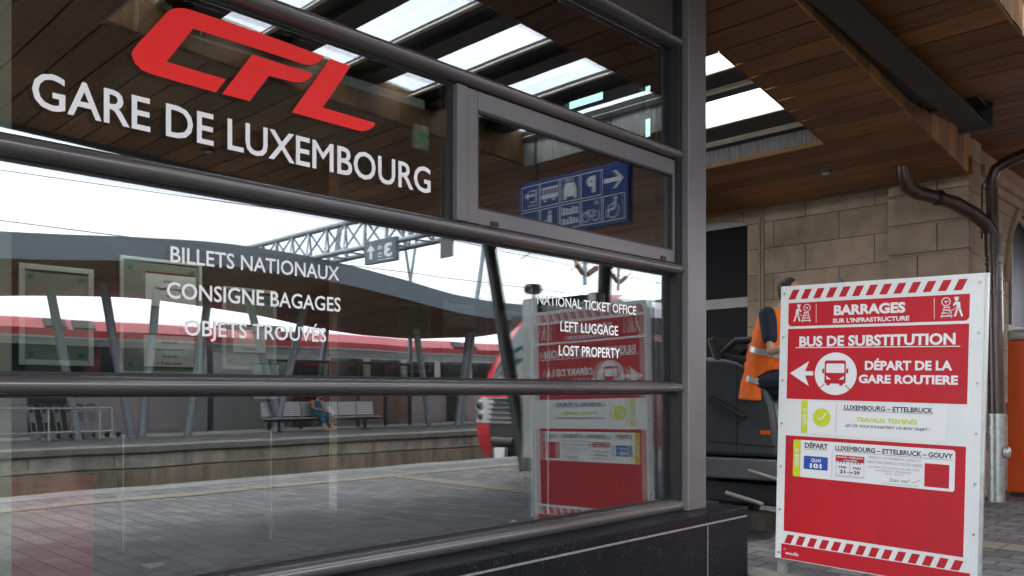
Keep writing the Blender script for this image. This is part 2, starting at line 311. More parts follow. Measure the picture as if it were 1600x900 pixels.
# ------------------------------------------------------------------ mesh builder
class MB:
    def __init__(s): s.bm = bmesh.new()
    def face(s, pts):
        vs_ = [s.bm.verts.new(p) for p in pts]
        if len(vs_) < 4: return s.bm.faces.new(vs_)
        for t in tessellate_polygon([[Vector(p) for p in pts]]):
            try: s.bm.faces.new([vs_[i] for i in t])
            except ValueError: pass
    def hexa(s, c):                                   # 8 corners: bottom 4 ccw, top 4 ccw
        v = [s.bm.verts.new(p) for p in c]
        for f in ((0, 3, 2, 1), (4, 5, 6, 7), (0, 1, 5, 4), (1, 2, 6, 5), (2, 3, 7, 6), (3, 0, 4, 7)):
            s.bm.faces.new([v[i] for i in f])
        return v
    def box(s, x0, x1, y0, y1, z0, z1, bev=0.):
        x0, x1 = min(x0, x1), max(x0, x1); y0, y1 = min(y0, y1), max(y0, y1); z0, z1 = min(z0, z1), max(z0, z1)
        v = s.hexa([(x0, y0, z0), (x1, y0, z0), (x1, y1, z0), (x0, y1, z0), (x0, y0, z1), (x1, y0, z1), (x1, y1, z1), (x0, y1, z1)])
        if bev:
            es = list({e for q in v for e in q.link_edges})
            bmesh.ops.bevel(s.bm, geom=es, offset=bev, segments=2, affect='EDGES', profile=.6)
        return s
    def tube(s, pts, r, n=12, cap=True, closed=False):
        pts = [Vector(p) for p in pts]; k = len(pts)
        rs = r if hasattr(r, '__len__') else [r] * k
        rings = []; up = None
        for i, p in enumerate(pts):
            a = pts[(i - 1) % k] if (i or closed) else p; b = pts[(i + 1) % k] if (i < k - 1 or closed) else p
            t = (b - a).normalized()
            if up is None: up = Vector((0, 0, 1)) if abs(t.z) < .9 else Vector((1, 0, 0))
            u = (up - t * up.dot(t))
            u = u.normalized() if u.length > 1e-5 else t.orthogonal().normalized()
            w = t.cross(u); up = u
            rr = rs[i] if hasattr(rs[i], '__len__') else (rs[i], rs[i])
            rings.append([s.bm.verts.new(p + u * (math.cos(2 * math.pi * j / n) * rr[0]) + w * (math.sin(2 * math.pi * j / n) * rr[1])) for j in range(n)])
        m_ = k if closed else k - 1
        for i in range(m_):
            A, B = rings[i], rings[(i + 1) % k]
            for j in range(n): s.bm.faces.new((A[j], A[(j + 1) % n], B[(j + 1) % n], B[j]))
        if cap and not closed:
            s.bm.faces.new(rings[0][::-1]); s.bm.faces.new(rings[-1])
        return s
    def prism(s, poly, f0, f1):                        # poly of 2D points, two maps (2D -> 3D)
        a = [s.bm.verts.new(f0(*p)) for p in poly]; b = [s.bm.verts.new(f1(*p)) for p in poly]; n = len(poly)
        s.bm.faces.new(a[::-1]); s.bm.faces.new(b)
        for i in range(n): s.bm.faces.new((a[i], a[(i + 1) % n], b[(i + 1) % n], b[i]))
        return s
    def sphere(s, c, r, seg=14, rng=9):
        r = r if hasattr(r, '__len__') else (r, r, r)
        bmesh.ops.create_uvsphere(s.bm, u_segments=seg, v_segments=rng, radius=1, matrix=Matrix.Translation(c) @ Matrix.Diagonal((*r, 1)))
        return s
    def cyl(s, c, ax, r, h, n=20):
        c = Vector(c); d = Vector(ax).normalized() * (h / 2)
        return s.tube([c - d, c + d], r, n)
    def grid(s, P):                                     # rows of points
        V = [[s.bm.verts.new(p) for p in row] for row in P]
        for i in range(len(V) - 1):
            for j in range(len(V[0]) - 1):
                s.bm.faces.new((V[i][j], V[i][j + 1], V[i + 1][j + 1], V[i + 1][j]))
        return s
    def build(s, name, material, parent=None, smooth=False, bev=0., recalc=True):
        if recalc: bmesh.ops.recalc_face_normals(s.bm, faces=s.bm.faces[:])
        me = bpy.data.meshes.new(name); s.bm.to_mesh(me); s.bm.free()
        me.materials.append(material)
        o = bpy.data.objects.new(name, me); col.objects.link(o)
        if smooth:
            me.polygons.foreach_set('use_smooth', [True] * len(me.polygons))
            me.set_sharp_from_angle(angle=R(38))
        if parent: o.parent = parent; o.matrix_parent_inverse = world_inv(parent)
        if bev:
            b = o.modifiers.new('edge', 'BEVEL'); b.width = bev; b.segments = 2; b.limit_method = 'ANGLE'; b.angle_limit = R(40)
        return o

WI = {}
def world_inv(p):
    """children are modelled in world space unless the parent is marked local"""
    if p.get('_local'): return Matrix.Identity(4)
    m = Matrix.Identity(4); q = p
    while q is not None:
        m = q.matrix_basis if q.parent is None else q.parent.matrix_basis @ q.matrix_parent_inverse @ q.matrix_basis
        break
    return (Matrix.LocRotScale(q.location, q.rotation_euler, q.scale) if q.parent is None else Matrix.Identity(4)).inverted() if q.parent is None else Matrix.Identity(4)
def tag(o, label, cat, group=None):
    o['label'] = label; o['category'] = cat
    if group: o['group'] = group
    return o
def thing(name, loc, label, cat, group=None, rot=(0, 0, 0), local=False):
    o = bpy.data.objects.new(name, None); col.objects.link(o)
    o.empty_display_size = .2; o.location = loc; o.rotation_euler = rot
    if local: o['_local'] = 1
    return tag(o, label, cat, group)
def structure(o, kind='structure'): o['kind'] = kind; return o
def dup(root, delta, label=None, group=None):
    r = root.copy(); col.objects.link(r); r.location = root.location + Vector(delta)
    if label: r['label'] = label
    if group: r['group'] = group
    for ch in list(root.children):
        c = ch.copy(); col.objects.link(c); c.parent = r
        for g in list(ch.children):
            d = g.copy(); col.objects.link(d); d.parent = c
    return r

# ------------------------------------------------------------------ lettering (built-in font, turned into flat mesh)
def text_polys(s, bold=.0, shear=0., spacing=1.):
    cu = bpy.data.curves.new('t', 'FONT'); cu.body = s; cu.size = 1; cu.offset = bold; cu.shear = shear; cu.space_character = spacing
    cu.resolution_u = 3
    ob = bpy.data.objects.new('t', cu); col.objects.link(ob); bpy.context.view_layer.update()
    me = ob.evaluated_get(bpy.context.evaluated_depsgraph_get()).to_mesh()
    V = [(v.co.x, v.co.y) for v in me.vertices]; Fs = [tuple(p.vertices) for p in me.polygons]
    ob.to_mesh_clear(); bpy.data.objects.remove(ob); bpy.data.curves.remove(cu)
    return V, Fs
def text_fixed(s, bold, shear, spacing):
    """the built-in M closes up when it is emboldened, so capital Ms are drawn here and set between the other letters"""
    if 'M' not in s or bold <= 0: return text_polys(s, bold, shear, spacing)
    xr = lambda t: max(v[0] for v in text_polys(t, 0, 0, spacing)[0])
    hx = xr('H'); V, Fs = [], []; b = bold
    Mp = [(.07 - b, -b), (.17 + b, -b), (.17 + b, .53 - 1.25 * b), (.383, .27 - 1.3 * b), (.397, .27 - 1.3 * b), (.61 - b, .53 - 1.25 * b), (.61 - b, -b), (.71 + b, -b), (.71 + b, .68 + b), (.62 - .35 * b, .68 + b), (.39, .40 + 1.2 * b), (.16 + .35 * b, .68 + b), (.07 - b, .68 + b)]
    i = 0
    while i < len(s):
        x0 = xr(s[:i] + 'H') - hx if i else 0
        if s[i] == 'M':
            P = [(x0 + x + shear * y, y) for x, y in Mp]; n = len(V); V += P
            Fs += [tuple(n + k for k in t) for t in tessellate_polygon([[Vector((x, y, 0)) for x, y in P]])]; i += 1; continue
        j = s.find('M', i); j = len(s) if j < 0 else j
        if s[i:j].strip():
            v, f = text_polys(s[i:j], bold, shear, spacing); n = len(V); V += [(x + x0, y) for x, y in v]; Fs += [tuple(n + k for k in t) for t in f]
        i = j
    return V, Fs
_cap = max(v[1] for v in text_polys('H')[0])
def put_text(mb, s, u0, u1, v0, v1, fn, bold=.0, shear=0., spacing=1.):
    """fit the string between u0..u1 with its baseline at v0 and capital height at v1; fn(u, v) -> point"""
    V, Fs = text_fixed(s, bold, shear, spacing)
    xs = [v[0] for v in V]; x0, x1 = min(xs), max(xs)
    vv = [mb.bm.verts.new(fn(u0 + (x - x0) / (x1 - x0) * (u1 - u0), v0 + (y + bold) / (_cap + 2 * bold) * (v1 - v0))) for x, y in V]
    for f in Fs:
        try: mb.bm.faces.new([vv[i] for i in f])
        except ValueError: pass
    return mb
def arc(cx, cy, r, a0, a1, n=10, ry=None):
    ry = r if ry is None else ry
    return [(cx + r * math.cos(R(a0 + (a1 - a0) * i / n)), cy + ry * math.sin(R(a0 + (a1 - a0) * i / n))) for i in range(n + 1)]
def rrect(x0, y0, x1, y1, r, corners=(1, 1, 1, 1)):   # bl, br, tr, tl
    p = []
    for k, (cx, cy, a) in enumerate(((x0 + r, y0 + r, 180), (x1 - r, y0 + r, 270), (x1 - r, y1 - r, 0), (x0 + r, y1 - r, 90))):
        if corners[k]: p += arc(cx, cy, r, a, a + 90, 5)
        else: p.append(((x0, y0), (x1, y0), (x1, y1), (x0, y1))[k])
    return p

# ================================================================== GROUND AND TRACKS
PE, FE = -5.70, -15.15                     # edges of the two platforms
b = MB(); b.box(-40, 70, PE, 40, -1.3, 0); structure(b.build('platform', M['paving']))
b = MB(); b.box(-40, 70, PE - .06, PE + .55, .0, .004); structure(b.build('platform_edge_slabs', M['paving_dull']))
b = MB(); b.box(-40, 70, -4.50, -4.16, 0, .009); structure(b.build('tactile_paving', M['tactile']))
b = MB(); b.box(8.35, 8.72, -4.15, 3.4, 0, .009); structure(b.build('tactile_paving', M['tactile_y']))
b = MB(); b.box(-140, 260, -240, 60, -1.36, -1.2); structure(b.build('track_bed', M['ballast']))
for y in (-7.35 + .72, -7.35 - .72, -13.3 + .72, -13.3 - .72, -25.2 + .72, -25.2 - .72):
    b = MB(); b.box(-60, 150, y - .035, y + .035, -1.2, -1.02); structure(b.build('rail', M['rail']))
b = MB(); b.box(-40, 90, -22.3, FE, -1.25, -.16); structure(b.build('far_platform', M['paving_dull']))
b = MB(); b.box(-40, 90, -22.34, FE + .02, -.15, -.012); structure(b.build('far_platform_deck', M['paving_dull']))
b = MB(); b.box(-40, 90, FE + .021, FE + .16, -.15, .0); structure(b.build('far_platform_coping', M['coping']))
for y0, y1 in ((FE + .05, FE + .15), (FE - .55, FE - .47)):
    b = MB(); b.box(-40, 90, y0, y1, -.02, .006); structure(b.build('far_platform_edge_line', M['edge_white']))
x = -20.0
b = MB(); b2 = MB()
while x < 60:
    b.box(x + .01, x + 1.99, FE + .0, FE + .055, -.55, -.2); x += 2.0
structure(b.build('far_platform_wall', M['concrete']))
b2.box(-40, 90, FE + .0, FE + .12, -1.25, -.60); structure(b2.build('far_platform_footing', M['concrete_low']))

# ================================================================== TICKET KIOSK
kiosk = thing('ticket_kiosk', (2.2, DG, 0), 'grey framed glass ticket office with red logo and white lettering on dark granite plinth', 'ticket office')
XL, XR = -1.6, 5.13
YF = DG - .012                              # front face of the panes
def FX(px, py): p = hY(px, py, YF - .003); return p.x, p.z
c0, c1 = hY(1076, 500, DG - .13), hY(1103.5, 500, DG - .13)
XG = c0.x - .055
zA, zB, zC, zT, zU = 2.303, 1.444, .585, 3.139, 3.955
def transom(z, h, name='transom', x1=c0.x - .001, sill=False):
    b = MB(); r = h / 2
    prof = [(DG + .03, -r), (DG - .03, -r)] + [(DG - .045 - math.cos(R(a)) * .052, math.sin(R(a)) * r * .98) for a in range(-90, 91, 15)] + [(DG - .03, r), (DG + .03, r)]
    b.prism(prof, lambda y, q: (XL, y, z + q), lambda y, q: (x1, y, z + q))
    o = b.build(name, M['frame'], kiosk, smooth=True)
    g = MB(); g.box(XL, x1, DG - .022, DG + .02, z + r, z + r + .012); g.box(XL, x1, DG - .022, DG + .02, z - r - .012, z - r)
    g.build('gasket', M['frame_dark'], o)
    return o
transom(zA, .078); transom(zB, .074); transom(zT, .076); transom(zU, .07)
transom(zC, .092, 'sill_rail')
b = MB(); b.prism([(DG + .02, zC - .046), (DG - .075, zC - .046), (DG - .098, zC - .075), (DG - .098, zC - .085), (DG + .02, zC - .085)], lambda y, z: (XL, y, z), lambda y, z: (c0.x - .001, y, z))
b.build('sill_flashing', M['frame'], kiosk)
# corner column: a slim recess and a wide flat face
c0, c1 = hY(1076, 500, DG - .13), hY(1103.5, 500, DG - .13)
b = MB(); b.box(c0.x, c1.x, DG - .13, DG + .12, .553, 4.55, .006); b.build('column', M['sash'], kiosk)
b = MB(); b.box(c0.x - .055, c0.x, DG - .075, DG + .1, .553, 4.55); b.build('column_recess', M['frame_dark'], kiosk)
# panes
pw0 = hY(706, 240, DG - .02).x
panes = [(XL, XG, zC + .05, zB - .042), (XL, XG, zB + .042, zA - .044), (XL, pw0 - .02, zA + .044, zT - .043), (XL, XG, zT + .043, zU - .04)]
for x0, x1, z0, z1 in panes:
    b = MB(); b.box(x0, x1, DG - .012, DG + .014, z0, z1); b.build('glass_pane', M['glass'], kiosk)
b = MB(); b.box(XL, XG, DG - .03, DG + .03, zU + .04, 4.5); b.build('spandrel_panel', M['frame'], kiosk)
# mullion and opening window between transoms A and T
b = MB(); b.box(pw0 - .02, pw0 + .02, DG - .02, DG + .08, zA + .05, zT - .05); b.build('mullion', M['frame_dark'], kiosk)
WY = DG - .05
def WX(px, py): p = hY(px, py, WY); return p.x, p.z
xl, zl0 = WX(713, 345)[0], zA + .046
xr = WX(1065, 300)[0]; zt = zT - .047
sash = MB()
xs0 = WX(729, 300)[0]
sash.box(xl, xs0, WY - .010, DG + .03, zl0, zt, .004)
sash_post = sash.build('window_post', M['sash'], kiosk)
gx0, gx1 = WX(747, 250)[0], WX(1052, 330)[0]
gz0, gz1 = WX(747, 326)[1], WX(747, 172)[1]
sash = MB()
for q in ((xs0 + .002, gx0, zl0, zt), (gx1, xr, zl0, zt)): sash.box(q[0], q[1], WY, DG + .03, q[2], q[3], .005)
for q in ((gx0, gx1, zl0, gz0), (gx0, gx1, gz1, zt)): sash.box(q[0], q[1], WY + .0005, DG + .03, q[2], q[3], .005)
win = sash.build('window_sash', M['sash'], kiosk)
g = MB(); t_ = .012
for q in ((gx0, gx0 + t_, gz0, gz1), (gx1 - t_, gx1, gz0, gz1), (gx0 + t_, gx1 - t_, gz0, gz0 + t_), (gx0 + t_, gx1 - t_, gz1 - t_, gz1)):
    g.box(q[0], q[1], DG - .045, DG - .01, q[2], q[3])
g.build('gasket', M['frame_dark'], win)
g = MB(); g.box(gx0 + .001, gx1 - .001, DG - .03, DG - .016, gz0 + .001, gz1 - .001); g.build('glass_pane', M['glass'], win)
for px, py in ((772, 350), (1036, 403)):
    p = hY(px, py, WY); g = MB(); g.box(p.x - .028, p.x + .028, WY - .012, WY + .004, p.z - .012, p.z + .012, .004); g.build('drain_cap', M['frame_dark'], win)
# granite plinth: panels, mortar line and cap slab
PF = 3.12
xe = hY(1168.5, 800, PF).x
b = MB(); js = [XL - .4, .25, 1.72, 3.18, hY(1106, 860, PF).x, xe]
for j in range(len(js) - 1): b.box(js[j] + .002, js[j + 1] - .002, PF, PF + .30, -.02, .476, .003)
pl = b.build('plinth', M['granite'], kiosk)
b = MB(); b.box(XL - .4, xe - .004, PF + .004, PF + .28, .4762, .489); b.build('mortar_line', M['joint'], pl)
b = MB()
for j in range(len(js) - 1): b.box(js[j] + .002, js[j + 1] - .002, PF - .004, PF + .30, .4892, .552, .008)
b.build('cap_slab', M['granite'], pl)
b = MB(); b.box(js[-2] - .003, js[-2] + .003, PF - .001, PF + .01, -.02, .47); b.build('upright_joint', M['joint'], pl)
# interior shell
IY = 7.7
b = MB(); b.box(XL, XR - .1, IY, IY + .1, 0, 4.5); b.build('back_wall', M['int_dark'], kiosk)
b = MB(); b.box(XL, XR - .1, DG + .05, IY, .0, .15); b.build('office_floor', M['int_floor'], kiosk)
b = MB(); b.box(XL, XR + .1, DG - .03, IY + .1, 4.5, 4.56); b.build('office_roof', M['int_dark'], kiosk)
b = MB(); b.box(XL - .1, XL, DG - .02, IY + .1, 0, 4.5); b.build('end_wall', M['int_dark'], kiosk)
p = hY(18, 400, 3.62)
b = MB(); b.box(p.x - .9, p.x, 3.62, 4.1, .15, 4.4); b.build('beige_pier', M['int_beige'], kiosk)
# right end wall, with slots of tinted glass
RX = XR
def RW(px, py): p = hX(px, py, RX); return p.y, p.z
ws = [RW(1016, 126), RW(999, 217)]; w2 = [RW(942, 146), RW(880, 178)]
rects = [(ws[0][0], ws[1][0], ws[1][1], ws[0][1]), (w2[0][0], w2[1][0], w2[1][1] + .02, w2[0][1] + .05)]
ys = sorted({DG + .12, IY, *[r[0] for r in rects], *[r[1] for r in rects]}); zs = sorted({0., 4.5, *[r[2] for r in rects], *[r[3] for r in rects]})
b = MB()
for i in range(len(ys) - 1):
    for j in range(len(zs) - 1):
        cy_, cz_ = (ys[i] + ys[i + 1]) / 2, (zs[j] + zs[j + 1]) / 2
        if any(r[0] < cy_ < r[1] and r[2] < cz_ < r[3] for r in rects): continue
        b.box(RX, RX + .08, ys[i], ys[i + 1], zs[j], zs[j + 1])
b.build('end_wall', M['int_dark'], kiosk)
for r in rects:
    b = MB(); b.box(RX + .03, RX + .045, r[0], r[1], r[2], r[3]); b.build('slot_pane', M['glass_green'], kiosk)
# ceiling cassettes behind the upper pane
b = MB()
zc_ = 2.93
A_, B_ = hZ(152, 145, zc_), hZ(470, 243, zc_)
b.box(A_.x, B_.x, DG + .03, A_.y, zc_, zc_ + .05, .004)
b.build('ceiling_cassette', M['int_panel'], kiosk)
b = MB(); zc2 = 3.02
for k in range(6):
    x0 = A_.x - .02 - (k + 1) * .36
    b.box(x0 + .012, x0 + .348, DG + .05, A_.y + 1.6, zc2, zc2 + .03)
b.build('perforated_ceiling', M['perf'], kiosk)
# glass partition with bright edges
part = MB()
pa = hZ(561, 800, .15); 
part.box(pa.x - .006, pa.x + .006, 4.6, 6.6, .15, 2.28); po = part.build('glass_partition', M['glass_clear'], kiosk)
for yy in (4.6, 4.78):
    e = MB(); e.box(pa.x - .007, pa.x + .007, yy - .008, yy - .001, .15, 2.28); e.build('glass_edge', M['glass_edge'], po)

# ---- red logo and white lettering on the panes
def c1_(x, y): return (x / 2.963, y / 2.963)
def c2_(x, y): return (300 + x / 3.8095, y / 3.8095)
Cp = [c1_(*q) for q in ((612, 262), (610, 246), (618, 228), (640, 200), (772, 58), (796, 42), (826, 36), (860, 39), (900, 50), (1200, 150), (1500, 260), (1490, 276), (1470, 291), (1444, 299), (1418, 299), (1390, 292), (1180, 222), (895, 132), (772, 285), (1047, 367), (1000, 428), (800, 371), (690, 339), (655, 322), (628, 296))]
Fp = [c1_(*q) for q in ((1168, 252), (1448, 340), (1436, 360), (1418, 374), (1394, 381), (1366, 380), (1340, 375), (1247, 350), (1157, 468), (1028, 435))]
Lp = [c2_(*q) for q in ((822, 350), (945, 393), (780, 640), (1093, 732), (1082, 750), (1062, 768), (1036, 778), (1010, 780), (980, 775), (594, 668))]
b = MB()
for P in (Cp, Fp, Lp):
    f = b.face([(q[0], YF - .002, q[1]) for q in (FX(*p) for p in P)])
b.build('logo', M['red_vinyl'], kiosk, recalc=False)
def pane_text(s, lb, rb, lt, rt, bold=.012, name='lettering'):
    (x0, z0), (x1, z1) = FX(*lb), FX(*rb); zz0, zz1 = FX(*lt)[1], FX(*rt)[1]
    base = (z0 + z1) / 2; cap = (zz0 + zz1) / 2
    b = MB(); put_text(b, s, x0, x1, base, cap, lambda u, v: (u, YF - .002, v), bold)
    b.build(name, M['white_vinyl'], kiosk, recalc=False)
pane_text('GARE DE LUXEMBOURG', (50, 167), (673, 302), (50, 110.5), (673, 262), .012)
pane_text('BILLETS NATIONAUX', (266.6, 409.7), (530.5, 438.4), (266.6, 384.4), (530.5, 417.4))
pane_text('CONSIGNE BAGAGES', (261, 465.5), (532.5, 487.3), (261, 440.5), (532.5, 465))
pane_text('OBJETS TROUVÉS', (288.6, 524), (510, 534.7), (288.6, 500.5), (510, 512))
pane_text('NATIONAL TICKET OFFICE', (839.7, 475.8), (994.2, 491.5), (839.7, 460.5), (994.2, 478))
pane_text('LEFT LUGGAGE', (875.8, 517.6), (966, 524.5), (875.8, 501.5), (966, 509.5))
pane_text('LOST PROPERTY', (873.5, 556), (968.8, 559.3), (873.5, 539.2), (968.8, 544.7))

# ---- things inside the kiosk
lp = thing('added_notice_lamp', (3.6, IY - .55, 3.0), 'long lit tube lamp added to brighten the office notice boards', 'lamp')  # added lamp; hood and position made up to brighten the notice boards
b = MB(); b.box(1.6, 6.0 - .95, IY - .62, IY - .50, 3.03, 3.08); b.box(1.6, 5.05, IY - .64, IY - .621, 2.92, 3.08); b.build('hood', M['dark_steel'], lp)
b = MB(); b.tube([(1.65, IY - .56, 2.985), (5.0, IY - .56, 2.985)], .022, 10); b.build('tube', M['lamp'], lp)
b = MB(); b.box(3.3, 3.36, IY - .5, IY, 3.03, 3.07); b.build('bracket', M['dark_steel'], lp)
p = hY(657, 213, 5.2); ex = thing('exit_sign', (p.x, 5.2, p.z), 'small green lit emergency exit sign inside behind the mullion', 'exit sign')
b = MB(); b.box(p.x - .07, p.x + .07, 5.18, 5.22, p.z - .105, p.z + .085, .004); b.build('panel', M['paper'], ex)
b = MB()
def exq(pts): b.face([(p.x + u, 5.1785, p.z + v) for u, v in pts])
exq([(-.02, .02), (.03, .03), (.02, -.03), (-.03, -.03)]); exq(arc(.02, .055, .018, 0, 350, 10)); exq([(-.03, -.03), (-.01, -.03), (-.05, -.09), (-.07, -.08)]); exq([(.0, -.03), (.02, -.03), (.05, -.09), (.03, -.09)]); exq([(.03, .03), (.07, .0), (.06, -.02), (.02, .01)])
b.build('running_figure', M['exit'], ex, recalc=False)
b = MB(); b.tube([(p.x, 5.2, p.z + .09), (p.x, 5.2, 4.5)], .008, 6); b.build('rod', M['dark_steel'], ex)
def poster(name, label, px0, py0, px1, py1, Y, sheets, frame_m, back_m, wide=.03):
    p, q = hY(px0, py1, Y), hY(px1, py0, Y)
    t = thing(name, (p.x, Y, p.z), label, 'notice board', 'notice boards on the office back wall')
    x0, x1, z0, z1 = p.x, q.x, p.z, q.z
    b = MB()
    b.box(x0, x0 + wide, Y - .03, Y, z0, z1, .004); b.box(x1 - wide, x1, Y - .03, Y, z0, z1, .004)
    b.box(x0 + wide, x1 - wide, Y - .03, Y, z0, z0 + wide, .004); b.box(x0 + wide, x1 - wide, Y - .03, Y, z1 - wide, z1, .004)
    b.build('frame', frame_m, t)
    b = MB(); b.box(x0 + .005, x1 - .005, Y - .012, Y, z0 + .005, z1 - .005); b.build('backing', back_m, t)
    for (u0, v0, u1, v1, lines) in sheets:
        a, c = x0 + u0 * (x1 - x0), x0 + u1 * (x1 - x0); d, e = z0 + v0 * (z1 - z0), z0 + v1 * (z1 - z0)
        b = MB(); b.box(a, c, Y - .016, Y - .0125, d, e); sh = b.build('paper_sheet', M['paper'], t)
        b = MB(); hh = e - d
        for w0, w1 in ((d, d + .04 * hh), (e - .05 * hh, e)): b.box(a, c, Y - .0185, Y - .0165, w0, w1)
        b.build('border', M['maroon'], sh)
        b = MB(); n = len(lines)
        for i, (s, wd) in enumerate(lines):
            zc = e - hh * (.22 + .6 * i / max(1, n - 1)); cx = (a + c) / 2; w = (c - a) * wd / 2; h = hh * .065
            put_text(b, s, cx - w, cx + w, zc - h, zc, lambda u, v: (u, Y - .0185, v), .02)
        b.build('printing', M['sign_dark'], sh, recalc=False)
    b = MB()
    for cx, cz in ((x0 + .07, z0 + .09), (x1 - .12, z0 + .09), (x0 + .07, z1 - .10), (x1 - .12, z1 - .10)):
        b.box(cx, cx + .045, Y - .0158, Y - .0126, cz - .02, cz + .02)
    b.build('corner_mark', M['teal'], t)
    return t
poster('notice_board', 'empty framed notice board beside beige pier, first from the left edge', 28, 422, 145, 570, IY - .02, [], M['frame_pale'], M['notice_green'], .045)
poster('notice_board', 'framed notice board carrying two stacked luggage tariff sheets', 186, 413, 314, 585, IY - .02,
       [(.30, .58, .92, .89, [('0796.00', .3), ('Dépôt de bagages', .6), ('Prix', .15), ('4 € par pièce', .5)]), (.28, .06, .9, .36, [('0796.00', .3), ('Luggage storage', .6), ('Storage fee', .3), ('4 € per piece', .5)])], M['frame_pale'], M['notice_green'], .03)
poster('notice_board', 'framed notice board behind the words BAGAGES and TROUVÉS, third from left', 346, 455, 430, 577, IY - .02, [(.2, .2, .8, .55, [('Informations', .6), ('Guichet', .4)])], M['frame_pale'], M['notice_green'], .035)
def stanchion(px, py, top, label):
    p = hZ(px, py, .15); zt_ = hY(px, top, p.y).z
    t = thing('belt_stanchion', (p.x, p.y, .15), label, 'barrier post', 'queue barrier posts in the office')
    b = MB(); b.tube([(p.x, p.y, .165), (p.x, p.y, zt_ - .12)], .034, 16); po_ = b.build('post', M['black'], t, smooth=True)
    b = MB(); b.box(p.x - .007, p.x + .007, p.y - .038, p.y - .033, .18, zt_ - .02); b.build('post_glint', M['frame_pale'], po_)  # pale strip painted in place of the reflection along the post
    b = MB(); b.box(p.x - .05, p.x + .05, p.y - .05, p.y + .05, zt_ - .12, zt_, .01); b.build('belt_head', M['black'], t)
    b = MB(); b.tube([(p.x, p.y, .15), (p.x, p.y, .165)], .17, 24); b.build('foot_plate', M['dark_steel'], t)
    return p, zt_, t
p1, zt1, _ = stanchion(190, 870, 655, 'black headed steel queue post left of the other, beside the red counter')
p2, zt2, st2 = stanchion(420, 846, 652, 'black headed steel queue post carrying a small paper notice')
b = MB(); b.hexa([(p1.x + .06, p1.y - .003, zt1 - .09), (p2.x - .06, p2.y - .003, zt2 - .09), (p2.x - .06, p2.y + .003, zt2 - .09), (p1.x + .06, p1.y + .003, zt1 - .09),
                  (p1.x + .06, p1.y - .003, zt1 - .035), (p2.x - .06, p2.y - .003, zt2 - .035), (p2.x - .06, p2.y + .003, zt2 - .035), (p1.x + .06, p1.y + .003, zt1 - .035)])
tag(b.build('barrier_belt', M['black']), 'black webbing belt stretched between the two queue posts', 'belt')
# small framed notice held above the second post
t = thing('sign_holder', (p2.x, p2.y - .02, zt2), 'small framed paper notice standing on the second queue post', 'notice')
yy = p2.y - .02
q0, q1 = hY(394, 629, yy), hY(437, 568, yy)
b = MB(); b.box(q0.x, q1.x, yy - .008, yy, q0.z, q1.z, .003); b.build('frame', M['black'], t)
b = MB(); b.box(q0.x + .012, q1.x - .012, yy - .010, yy - .0082, q0.z + .014, q1.z - .012); sh = b.build('paper_sheet', M['paper'], t)
b = MB(); b.box(q0.x + .012, q1.x - .012, yy - .0118, yy - .0102, q0.z + .014, q0.z + .03); b.build('border', M['maroon'], sh)
b = MB(); put_text(b, 'Par ticket, merci de patienter', q0.x + .03, q1.x - .04, q0.z + .17, q0.z + .185, lambda u, v: (u, yy - .0118, v), .02); b.build('printing', M['sign_dark'], sh, recalc=False)
b = MB(); b.tube([(p2.x, yy, zt2 - .01), (p2.x, yy, q0.z)], .008, 8); b.build('stem', M['black'], t)
# red counter near the glass
pc = hY(146, 743, 4.75)
t = thing('service_counter', (pc.x - .6, 4.9, .15), 'red laminate service counter low behind the left panes', 'counter')
b = MB(); b.box(pc.x - 1.6, pc.x, 4.75, 5.3, .15, pc.z - .035, .004); b.build('front_panel', M['counter_red'], t)
b = MB(); b.box(pc.x - 1.62, pc.x + .01, 4.735, 5.32, pc.z - .033, pc.z, .004); b.build('worktop', M['counter_red'], t)
# a crumpled ball of paper and a slip on the sill inside
def crumple(name, p, r, label, cat, flat=1.):
    bm = bmesh.new(); bmesh.ops.create_icosphere(bm, subdivisions=3, radius=r, matrix=Matrix.Identity(4)); rnd = random.Random(3)
    for v in bm.verts:
        k = 1 + .28 * math.sin(9 * v.co.x / r + 2) * math.cos(7 * v.co.z / r) + rnd.uniform(-.12, .12)
        v.co *= k; v.co.z *= flat
    me = bpy.data.meshes.new(name); bm.to_mesh(me); bm.free(); me.materials.append(M['label_white'])
    o = bpy.data.objects.new(name, me); col.objects.link(o); o.location = p; return tag(o, label, cat)
b = MB(); b.box(XL, XG, DG + .04, DG + .5, zC - .05, zC - .03); b.build('inner_sill', M['int_dark'], kiosk)
p = hY(804, 811, DG + .12); crumple('crumpled_paper', (p.x, p.y, zC + .01), .034, 'crumpled white paper ball behind the bottom pane', 'paper')
pf_ = hZ(236, 882, .16)
b = MB(); b.hexa([(pf_.x - .05, pf_.y - .1, .152), (pf_.x + .07, pf_.y - .06, .152), (pf_.x + .05, pf_.y + .05, .152), (pf_.x - .07, pf_.y + .0, .152),
                  (pf_.x - .05, pf_.y - .1, .155), (pf_.x + .07, pf_.y - .06, .175), (pf_.x + .05, pf_.y + .05, .158), (pf_.x - .07, pf_.y + .0, .170)])
tag(b.build('paper_slip', M['paper']), 'pale folded paper slip lying on the office floor', 'paper')

